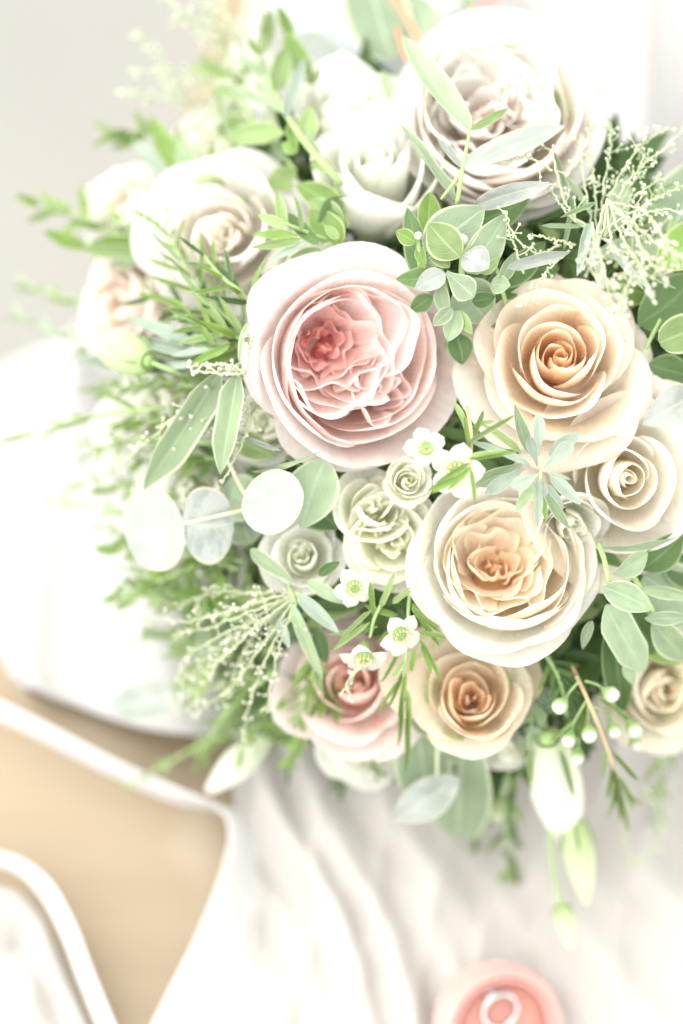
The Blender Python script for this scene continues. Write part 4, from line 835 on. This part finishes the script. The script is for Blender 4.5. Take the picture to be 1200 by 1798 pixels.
for i, (pts, n, ll, lw, mt, shp, lab) in enumerate([
    ([(430, 930, -20), (330, 1000, -12), (250, 1030, -8)], 12, 70, 11, ['soft', 'fresh'], 'strap', "fine needle sprig below the pair of silver leaves"),
    ([(420, 1000, -22), (300, 960, -14), (190, 930, -12)], 12, 60, 9, ['soft', 'fresh', 'sage'], 'strap', "fine blurred needle sprig left of the silver leaf pair"),
    ([(400, 700, -14), (290, 670, -4), (180, 690, 2)], 11, 60, 10, ['fresh', 'soft'], 'strap', "fine green needles just under the closed green bud"),
    ([(380, 780, -14), (250, 770, -8), (150, 800, -4)], 11, 60, 9, ['soft', 'fresh'], 'strap', "fine blurred needles left of the longest grey green leaf"),
    ([(420, 1090, -20), (330, 1060, -14), (240, 1000, -12)], 11, 70, 10, ['fresh', 'soft'], 'strap', "fine needles above the feathery cream spray"),
    ([(480, 1180, -20), (400, 1250, -14), (350, 1330, -12)], 12, 70, 10, ['fresh', 'soft'], 'strap', "fine bright needles under the feathery cream spray"),
    ([(560, 1140, -10), (545, 1200, -2), (520, 1270, 0)], 10, 60, 12, ['fresh', 'soft'], 'strap', "green needles at the left rim of the salmon pink rose"),
    ([(430, 360, -12), (420, 280, -4), (395, 190, 0)], 10, 70, 12, ['soft', 'sage'], 'strap', "fine grey green needles behind the upright sprig at upper left"),
    ([(1080, 470, -6), (1120, 400, 8), (1165, 330, 14)], 11, 70, 9, ['soft', 'sage'], 'strap', "fine grey green needles among the feathery buds at the right")]):
    auto_sprig("needle_sprig", lab, "needle sprig", pts, NDL, n, ll, lw, mt, shp, 200 + i, 45, lname="needle")

# ---- wax flowers
def wax_petal_mesh():
    vv, uv, nu, nv = [], [], 9, 9
    U, T = np.meshgrid(np.linspace(-1, 1, nu), np.linspace(0, 1, nv))
    wd = np.sqrt(np.clip(1 - (1.9 * T - .92) ** 2, .03, 1)) * .40
    X = U * wd; Y = .22 + .80 * T * (1 - .08 * U * U); Z = .30 * (U * wd) ** 2 * 2.2 + .22 * np.sin(T * 2.2) - .02
    P = np.stack([X, Y, Z], -1).reshape(-1, 3)
    c = np.array((.74, .78, .60)) * (1 - T[..., None] ** .5) + np.array((.86, .86, .83)) * T[..., None] ** .5
    return mesh("petal", P.tolist(), grid_faces(nu, nv), PETAL, np.stack([U * .5 + .5, T], -1).reshape(-1, 2), c.reshape(-1, 3))
WP = wax_petal_mesh()
vv, ff = [], []; lathe(vv, ff, [(.30, -.02), (.34, .10), (.30, .16), (.22, .10), (.06, .08), (.05, .22)], (0, 0, 1), (0, 0, 0), 14); WDISC = mesh("flower_disc", vv, ff, CALYX)
vv, ff = [], []; lathe(vv, ff, [(.06, -.75), (.16, -.55), (.28, -.25), (.33, .0)], (0, 0, 1), (0, 0, 0), 12); WCAL = mesh("calyx", vv, ff, CALYX)
vv, ff = [], []
for k in range(10):
    a = 2 * math.pi * k / 10; p0 = Vector((.30 * math.cos(a), .30 * math.sin(a), .1)); p1 = Vector((.27 * math.cos(a + .2), .27 * math.sin(a + .2), .34))
    tube(vv, ff, [p0, p1], .022, .016, 4); ball(vv, ff, p1, .045)
WSTAM = mesh("stamens", vv, ff, STAMEN)
def wax_flower(pos, r_px, axis, spin, label):
    t = thing("wax_flower", label, "wax flower", pos, "wax flowers in the bouquet")
    M = aim(axis, spin) @ Matrix.Diagonal((r_px * PX, r_px * PX, r_px * PX, 1))
    for k in range(5): put("petal", WP, t, M @ Matrix.Rotation(2 * math.pi * k / 5 + rnd.uniform(-.08, .08), 4, 'Z') @ Matrix.Rotation(rnd.uniform(-.12, .12), 4, 'X'))
    put("flower_disc", WDISC, t, M); put("calyx", WCAL, t, M); put("stamens", WSTAM, t, M)
wax_flower(A(747, 788, 26), 38, (.15, .35, 1), .3, "white wax flower at the lower right rim of the pink garden rose")
wax_flower(A(803, 826, 22), 50, (-.1, -.2, 1), 1.0, "larger white wax flower behind green needles above the cream garden rose")
wax_flower(A(620, 1030, 4), 38, (.3, -.3, 1), .5, "white wax flower just below the greenish cream spray roses")
wax_flower(A(640, 1150, 12), 44, (0, -.85, .6), .2, "white wax flower facing down in front of the salmon pink rose")
wax_flower(A(700, 1112, 12), 42, (.45, -.4, .8), .7, "white wax flower close to the left side of the cream garden rose")
def needles(label, stems, lst, smat=STEMB):
    sprig("needle_sprig", label, "needle sprig", stems, [(*l[:6], l[6] if len(l) > 6 else 9, rnd.choice(('fresh', 'fresh', 'soft')), 'needle', rnd.uniform(-40, 40)) for l in lst], NDL, r=(.0009, .0007), smat=smat, lname="needle")
needles("green needle sprig crossing the larger wax flower on a brown stem", [[(820, 715, 4), (828, 760, 16), (826, 822, 30)]],
        [(826, 822, 32, 760, 872, 36), (826, 818, 32, 786, 860, 36), (826, 822, 32, 836, 884, 36), (824, 806, 28, 912, 794, 32), (824, 802, 28, 886, 786, 34), (820, 778, 24, 906, 728, 28), (826, 812, 30, 765, 850, 34),
         (826, 790, 24, 815, 730, 20), (822, 760, 14, 800, 700, 12, 12), (828, 770, 14, 850, 720, 10, 10), (800, 838, 30, 752, 862, 32), (830, 750, 10, 870, 742, 10, 10)])
needles("green needle sprig around the wax flowers left of the cream garden rose", [[(690, 1030, -6), (660, 1080, 6), (650, 1120, 10)], [(720, 1040, -6), (718, 1090, 4), (735, 1130, 8)]],
        [(648, 1108, 10, 572, 1112, 12), (650, 1092, 10, 584, 1142, 14), (655, 1070, 8, 590, 1130, 14), (655, 1080, 6, 648, 1020, 4, 11), (668, 1068, 4, 690, 1010, 4, 11), (664, 1100, 8, 610, 1100, 8), (690, 1060, 4, 725, 1030, 2, 12), (700, 1080, 0, 640, 1060, 2, 12),
         (735, 1120, 8, 786, 1202, 12), (735, 1110, 6, 790, 1120, 10), (730, 1080, 4, 775, 1135, 8, 11), (728, 1070, 4, 772, 1110, 8, 11), (725, 1060, 0, 745, 1100, 4, 12), (730, 1140, 8, 722, 1180, 8, 11), (712, 1090, 0, 660, 1130, -2, 11), (740, 1130, 8, 760, 1180, 10)], STEM)
needles("long needle tips hanging between the salmon pink and small peach roses", [[(716, 1120, 6), (712, 1170, 10), (712, 1230, 12)]],
        [(710, 1190, 12, 654, 1252, 14), (706, 1178, 10, 680, 1246, 14), (713, 1228, 12, 716, 1368, 16, 11), (704, 1210, 12, 692, 1304, 14), (716, 1210, 12, 726, 1312, 16), (700, 1140, 8, 668, 1200, 10), (714, 1180, 12, 700, 1270, 16), (712, 1160, 10, 690, 1190, 14)], STEM)
def wax_buds():
    base = A(1005, 1170, -4)
    t = thing("wax_flower_buds", "wax flower sprig with a cluster of round white buds and needles, lower right", "wax flower buds", base)
    stem(t, base, [A(1005, 1170, -4), A(1035, 1235, 14), A(1065, 1310, 24), A(1085, 1370, 26)], .0010, .0007, STEMB)
    vv, ff = [], []; lathe(vv, ff, [(.10, -1.5), (.22, -1.1), (.55, -.55), (.80, -.1), (.82, .12), (.76, .2)], (0, 0, 1), (0, 0, 0), 14); cal = mesh("calyx", vv, ff, CALYX)
    vv, ff = [], []
    lathe(vv, ff, [(.74, .1), (.78, .35), (.70, .62), (.48, .86), (.2, .98), (.02, 1.0)], (0, 0, 1), (0, 0, 0), 15)
    vv = [(x * (1 + .05 * math.sin(3 * math.atan2(y, x))), y * (1 + .05 * math.sin(3 * math.atan2(y, x) + 1)), z) for x, y, z in vv]; bd = mesh("bud", vv, ff, WAXBUD)
    for px, py, o, r, ax, j in [(985, 1238, 20, 18, (-.5, -.6, .6), (1018, 1195, 10)), (1000, 1297, 22, 17, (-.3, -.8, .5), (1030, 1230, 12)), (1035, 1288, 24, 18, (0, -.8, .6), (1034, 1235, 14)), (1015, 1328, 20, 16, (-.1, -.9, .4), (1010, 1300, 14)),
                               (1072, 1218, 20, 18, (.6, -.4, .7), (1028, 1196, 10)), (1078, 1282, 20, 16, (.2, -.8, .5), (1040, 1240, 14)), (1113, 1280, 22, 18, (.4, -.7, .6), (1050, 1225, 12)), (1116, 1305, 14, 16, (.2, -.9, .4), (1090, 1250, 10))]:
        p = A(px, py, o); q = Vector(ax).normalized(); M = aim(ax) @ Matrix.Diagonal((r * PX, r * PX, r * PX, 1)); M.translation = p - base
        c = put("calyx", cal, t, M); put("bud", bd, t, M.copy())
        vv, ff = [], []; tube(vv, ff, crom([A(*j) - base, (p - q * r * PX * 2.2) - base, (p - q * r * PX * 1.3) - base], 7), .0006, .0006, 5); put("stalk", mesh("stalk", vv, ff, STEM), t)
    for l in [(1066, 1310, 24, 1058, 1378, 26), (1074, 1318, 24, 1122, 1372, 28), (1080, 1350, 26, 1076, 1442, 28), (1086, 1366, 26, 1106, 1448, 28), (1090, 1372, 26, 1136, 1436, 30), (1072, 1330, 24, 1090, 1444, 28), (1080, 1340, 24, 1066, 1410, 24),
              (1010, 1260, 20, 962, 1298, 26), (1050, 1225, 14, 1130, 1275, 16), (1030, 1230, 10, 1010, 1310, 8), (1082, 1360, 26, 1120, 1430, 30)]:
        put_leaf(t, base, A(*l[:3]), A(*l[3:6]), 9 * PX, 'fresh' if rnd.random() < .7 else 'soft', 'needle', rnd.uniform(-40, 40), "needle")
wax_buds()

# ---- closed lisianthus buds
def closed_bud(a, b, w, label, stem_pts, cols, seed, sep=4, sepl=.38):
    r = random.Random(seed); base = a; ax = b - a; ln = ax.length
    t = thing("lisianthus_bud", label, "flower bud", base, "closed lisianthus buds")
    M = aim(ax, r.uniform(0, 6)); R = ln; hw = w * PX / ln * .5
    for i in range(4):
        ph = 2 * math.pi * i / 4 + r.uniform(-.2, .2)
        U, T0 = np.meshgrid(np.linspace(-1, 1, 11), np.linspace(0, 1, 14)); T = T0 * (1 - .06 * U ** 2 - .05 * i * (U > 9))
        rad = hw * (np.sin(np.pi * np.clip(T * .86 + .09, 0, 1) ** .8) ** .8) * (1 + .10 * U) + .002
        ang = ph + U * (1.15 + .1 * i) + 1.5 * T ** 1.3
        X = np.stack([rad * np.cos(ang) * R, rad * np.sin(ang) * R, T * R], -1).reshape(-1, 3)
        put("petal", mesh("petal", X.tolist(), grid_faces(11, 14), PETAL, np.stack([U * .5 + .5 + i, T0], -1).reshape(-1, 2), pcol(cols, U, T, r).reshape(-1, 3)), t, M)
    vv, ff = [], []; lathe(vv, ff, [(hw * .22 * R, -.05 * R), (hw * .34 * R, -.01 * R), (hw * .38 * R, .02 * R)], (0, 0, 1), (0, 0, 0)); put("calyx", mesh("calyx", vv, ff, CALYX), t, M)
    for i in range(sep):
        an = 2 * math.pi * i / sep; e = ax.normalized(); u = M.to_3x3() @ Vector((math.cos(an), math.sin(an), 0))
        put_leaf(t, base, a + u * hw * R * .8, a + u * hw * R * 1.25 + ax * sepl, w * .16 * PX, 'soft', 'lance', r.uniform(-60, 60), "sepal")
    if stem_pts: stem(t, base, [A(*p) for p in stem_pts] + [a.copy()], .0012, .0010, STEM)
    return t
PALE = ((.62, .70, .46), (.90, .89, .84), .4, None); GRB = ((.38, .52, .20), (.74, .76, .58), .7, None)
closed_bud(A(962, 1296, 0), A(996, 1482, 10), 94, "large half closed white lisianthus bud hanging at the bottom right", [(940, 1230, -20), (955, 1270, -8)], PALE, 1)
closed_bud(A(1008, 1440, 10), A(1030, 1588, 18), 54, "slim closed green white bud right of the large hanging bud", [(990, 1350, -30), (1000, 1400, -14)], GRB, 2)
closed_bud(A(984, 1586, 26), A(1004, 1664, 30), 36, "tiny closed bud at the lowest point of the bouquet", [(955, 1380, -24), (964, 1450, 4), (972, 1522, 18)], GRB, 3, sepl=.3)
closed_bud(A(262, 634, 20), A(168, 602, 28), 74, "closed pale green bud pointing left over the white dress", [(340, 660, 0), (300, 650, 14)], ((.44, .58, .26), (.72, .77, .54), .8, None), 4, sepl=.12)
closed_bud(A(470, 1290, -34), A(365, 1390, -30), 58, "blurred white bud pointing down left over the ribbon", [(560, 1220, -40), (510, 1260, -36)], PALE, 5)
closed_bud(A(878, 1400, -30), A(872, 1442, -26), 38, "small shaded green bud among the dark leaves at the bottom", [(900, 1330, -40), (890, 1370, -32)], GRB, 6)
vv, ff = [], []

# ---- feathery sprays of tiny buds
def panicle(label, base_p, heads, seed, bud=5.0, smat=STEMP, sr=.0007, dens=1.0, bmat=BUDM):
    """heads: lists of (px, py, off) from the base to each tip"""
    q = random.Random(seed); base = A(*base_p)
    t = thing("feathery_spray", label, "feathery filler", base, "feathery sprays of tiny buds")
    bv, bf = [], []
    for h in heads:
        sv, sf = [], []
        P = [A(*p) - base for p in h]; C = crom(P, 30); L_ = sum((C[i + 1] - C[i]).length for i in range(29))
        for i in range(2, 29): C[i] = C[i] + Vector((q.uniform(-1, 1), q.uniform(-1, 1), q.uniform(-1, 1))) * .0006
        tube(sv, sf, C, sr, sr * .5, 5)
        n = max(4, int(L_ / .0030 * dens))
        for i in range(n):
            f = .25 + .75 * i / (n - 1); k = min(int(f * 29), 28); p = C[k]; tg = (C[k + 1] - C[k]).normalized()
            d = tg * q.uniform(.3, 1.2) + Vector((q.gauss(0, 1), q.gauss(0, 1), q.gauss(0, 1))) * .65; d.normalize()
            ln = q.uniform(.002, .0085) * (1.2 - .7 * f) + .0012
            m1 = p + d * ln * .5 + Vector((q.uniform(-1, 1), q.uniform(-1, 1), 0)) * .0007; e = p + d * ln
            tube(sv, sf, [p, m1, e], sr * .55, sr * .4, 4)
            ball(bv, bf, e, bud * PX * q.uniform(.55, 1.0) * .72)
            if q.random() < .6: ball(bv, bf, m1 + Vector((q.uniform(-1, 1), q.uniform(-1, 1), q.uniform(-1, 1))) * .001, bud * PX * .5)
            if q.random() < .45:
                e2 = m1 + (d + Vector((q.gauss(0, 1), q.gauss(0, 1), q.gauss(0, 1))) * .8).normalized() * ln * .7
                tube(sv, sf, [m1, e2], sr * .45, sr * .35, 4); ball(bv, bf, e2, bud * PX * .6)
        put("stem", mesh("stem", sv, sf, smat), t)
    o = put("buds", mesh("buds", bv, bf, bmat), t); o['kind'] = 'stuff'
    return t
WHT = plain("cream_bud", (.46, .46, .38)); WST = plain("cream_stem", (.36, .39, .25))
panicle("thick white feathery spray standing out in front above the peach rose", (1066, 380, 30),
        [[(1066, 350, 34), (1060, 400, 50), (1040, 450, 60), (1044, 480, 62), (1085, 520, 62), (1095, 575, 60)], [(1066, 350, 34), (1075, 430, 60), (1110, 470, 70), (1095, 520, 70), (1078, 560, 66)],
         [(1066, 352, 34), (1100, 390, 60), (1130, 440, 76), (1150, 470, 80), (1165, 490, 80)], [(1070, 355, 36), (1130, 370, 60), (1160, 410, 80), (1190, 460, 86)], [(1066, 350, 36), (1120, 400, 66), (1175, 440, 84), (1215, 450, 90)],
         [(1066, 350, 34), (1095, 420, 64), (1125, 470, 74), (1140, 520, 74)], [(1062, 360, 40), (1050, 420, 56), (1062, 480, 62), (1072, 530, 60), (1098, 600, 50)]],
        61, 5.2, WST, .00058, .75, WHT)
panicle("upright feathery spray right of the top white rose", (1060, 400, 10),
        [[(1060, 420, 0), (1070, 350, 16), (1100, 290, 26), (1135, 250, 34), (1175, 225, 44)], [(1060, 420, 0), (1085, 350, 20), (1120, 300, 30), (1160, 265, 40), (1215, 215, 52)], [(1055, 420, 0), (1060, 330, 16), (1072, 270, 22), (1072, 215, 26)],
         [(1050, 430, 0), (1030, 350, 12), (1022, 290, 18), (1018, 245, 22)], [(1050, 430, 0), (1045, 340, 12), (1040, 270, 20), (1042, 220, 24)], [(1060, 420, 2), (1100, 340, 20), (1130, 285, 30), (1110, 245, 34)], [(1060, 410, 2), (1110, 350, 20), (1150, 320, 28), (1158, 300, 30)], [(1065, 400, 10), (1150, 350, 30), (1210, 320, 40)],
         [(1060, 420, 0), (1120, 380, 24), (1180, 370, 36), (1230, 400, 44)]], 62, 5.0, STEMP, .0005, .7)
panicle("thin curling twigs of green buds at the left end of the upright feathery spray", (1025, 410, 10),
        [[(1030, 396, 16), (1000, 370, 18), (985, 330, 22), (968, 268, 28), (962, 262, 28)], [(970, 300, 24), (930, 278, 30), (873, 284, 34)], [(1030, 400, 14), (1000, 380, 16), (975, 345, 18), (960, 320, 20)], [(1000, 440, 8), (965, 470, 14), (945, 500, 22), (925, 530, 28)], [(920, 480, 14), (900, 420, 16), (888, 385, 20)], [(1010, 430, 8), (970, 420, 14), (935, 410, 18)],
         [(985, 430, 8), (945, 445, 12), (900, 410, 20), (890, 370, 24)]], 63, 5.0, STEMP, .0006, .55)
panicle("feathery cream spray fanning out at the lower left of the bouquet", (530, 1040, 0),
        [[(530, 1040, 0), (440, 1060, 14), (340, 1090, 22), (245, 1082, 28)], [(530, 1040, 0), (450, 1070, 14), (370, 1100, 20), (300, 1115, 24)], [(520, 1045, 2), (450, 1100, 16), (380, 1170, 24), (310, 1270, 30)], [(520, 1045, 2), (470, 1120, 16), (410, 1200, 24), (330, 1265, 28)],
         [(525, 1050, 2), (480, 1130, 16), (450, 1200, 24), (425, 1300, 28)], [(520, 1045, 2), (440, 1090, 10), (370, 1150, 14), (320, 1200, 18)], [(530, 1040, 0), (470, 1050, 4), (410, 1075, 4), (350, 1080, 4)], [(525, 1045, 0), (460, 1100, 6), (420, 1160, 8), (400, 1230, 12)],
         [(530, 1045, 0), (500, 1110, 14), (480, 1180, 20), (470, 1250, 24)], [(520, 1040, 0), (440, 1040, 0), (380, 1040, 2), (320, 1060, 6)], [(520, 1045, 2), (430, 1120, 14), (345, 1190, 20), (300, 1240, 24)], [(450, 1090, 12), (400, 1110, 18), (330, 1150, 22), (310, 1200, 26)]], 64, 4.8, WST, .0005, .6, WHT)
panicle("feathery pale spray rising at the top left corner of the bouquet", (490, 250, -4),
        [[(490, 250, -4), (420, 120, 4), (360, 60, 8), (285, -10, 12)], [(490, 250, -4), (440, 110, 6), (410, 50, 10), (375, -20, 14)], [(490, 250, -4), (455, 110, 8), (435, 40, 12), (440, -30, 16)], [(480, 250, -6), (400, 160, -2), (320, 145, 2), (235, 118, 6)], [(480, 250, -6), (390, 190, -4), (330, 180, 0), (290, 150, 2)],
         [(490, 250, -4), (430, 90, 2), (360, 40, 6), (310, 40, 8)], [(490, 250, -6), (420, 200, -2), (370, 225, 2), (340, 225, 4)], [(490, 240, -4), (470, 90, 6), (460, 30, 8), (470, -20, 10)], [(470, 250, -8), (400, 120, -6), (390, 60, -4), (340, -10, -2)], [(460, 250, -14), (380, 150, -12), (300, 120, -10), (240, 60, -8)], [(460, 250, -16), (360, 180, -14), (280, 170, -12), (215, 170, -10)]], 65, 5.5, STEMP, .0007, .8)
panicle("long thin twig of white buds crossing below the long grey green leaves", (440, 660, 4), [[(440, 660, 4), (380, 690, 14), (300, 740, 22), (160, 862, 30)], [(430, 700, 8), (360, 730, 14), (300, 790, 18)]], 66, 6, WST, .0008, .8, WHT)
panicle("short curled twig of white buds left of the pink garden rose", (455, 640, 10), [[(458, 640, 10), (420, 655, 22), (380, 655, 28), (335, 652, 32)], [(430, 655, 20), (395, 640, 28), (355, 640, 32)], [(455, 600, 10), (445, 595, 22), (440, 610, 28)]], 67, 6.5, WST, .0010, .5, WHT)
panicle("fine twig of white buds hanging beside the round silver leaf", (470, 700, 0), [[(470, 700, 0), (440, 740, 10), (420, 790, 14), (390, 850, 18)], [(500, 650, 0), (450, 690, 8), (430, 760, 10)]], 68, 6, WST, .0007, .7, WHT)
panicle("tiny white twig end hanging under the downward facing wax flower", (640, 1160, 12), [[(640, 1160, 12), (618, 1188, 18), (610, 1205, 20), (616, 1226, 20)]], 69, 6, WST, .0008, .5, WHT)
panicle("faint blurred twig of buds over the blurred white rose at upper left", (330, 335, 4), [[(340, 330, 6), (290, 328, 12), (235, 322, 16)], [(300, 380, 4), (220, 410, 8), (150, 425, 12)], [(260, 400, 4), (200, 390, 8), (160, 370, 10)]], 70, 5, STEMP, .0006, .5)
panicle("pale looping tendrils at the lower right edge over the tulle", (1110, 1380, -24), [[(1110, 1380, -24), (1100, 1450, -20), (1110, 1510, -18), (1140, 1520, -18)], [(1130, 1380, -24), (1165, 1440, -20), (1150, 1490, -18), (1120, 1500, -18)]], 71, 4, STEMP, .0008, .3)

# ---- shaded greenery filling the inside of the bouquet
def filler():
    q = random.Random(99); vv, ff, uv, lite = [], [], [], []
    for i in range(5200):
        a = q.uniform(0, 2 * math.pi); rr = math.sqrt(q.random())
        px, py = 745 + 530 * rr * math.cos(a), 740 + 585 * rr * math.sin(a)
        p = A(px, py, q.uniform(-80, -34))
        y = Vector((q.gauss(0, 1), q.gauss(0, 1), q.gauss(.3, .6))).normalized(); ln = q.uniform(.016, .034); wd = ln * (q.uniform(.2, .5) if px > 460 else q.uniform(.10, .22))
        if px < 330 and q.random() < .6: continue
        if any((e - c - ax * max(-1.0 * R, min(.3 * R, (e - c).dot(ax)))).length < R * .86 for c, ax, R in ROSES for e in (p, p + y * ln * .5, p + y * ln)): continue
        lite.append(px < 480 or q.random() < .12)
        n = Vector((q.gauss(0, .5), q.gauss(0, .5), 1)); x = y.cross(n).normalized(); n = x.cross(y); b = len(vv)
        for j, (t_, w_) in enumerate(((0, .08), (.3, .42), (.65, .46), (1, .03))):
            for u in (-1, 0, 1):
                vv.append(tuple(p + y * ln * t_ + x * wd * w_ * u + n * (abs(u) * wd * .12 - .12 * ln * t_ * t_))); uv.append((u, t_))
        for j in range(3):
            for k in range(2): ff.append((b + j * 3 + k, b + j * 3 + k + 1, b + (j + 1) * 3 + k + 1, b + (j + 1) * 3 + k))
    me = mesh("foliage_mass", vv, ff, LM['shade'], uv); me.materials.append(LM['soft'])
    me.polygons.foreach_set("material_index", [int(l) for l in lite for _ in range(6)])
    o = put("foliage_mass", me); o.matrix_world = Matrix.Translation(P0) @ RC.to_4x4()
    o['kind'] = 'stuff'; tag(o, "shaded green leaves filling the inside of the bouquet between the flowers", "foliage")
filler()
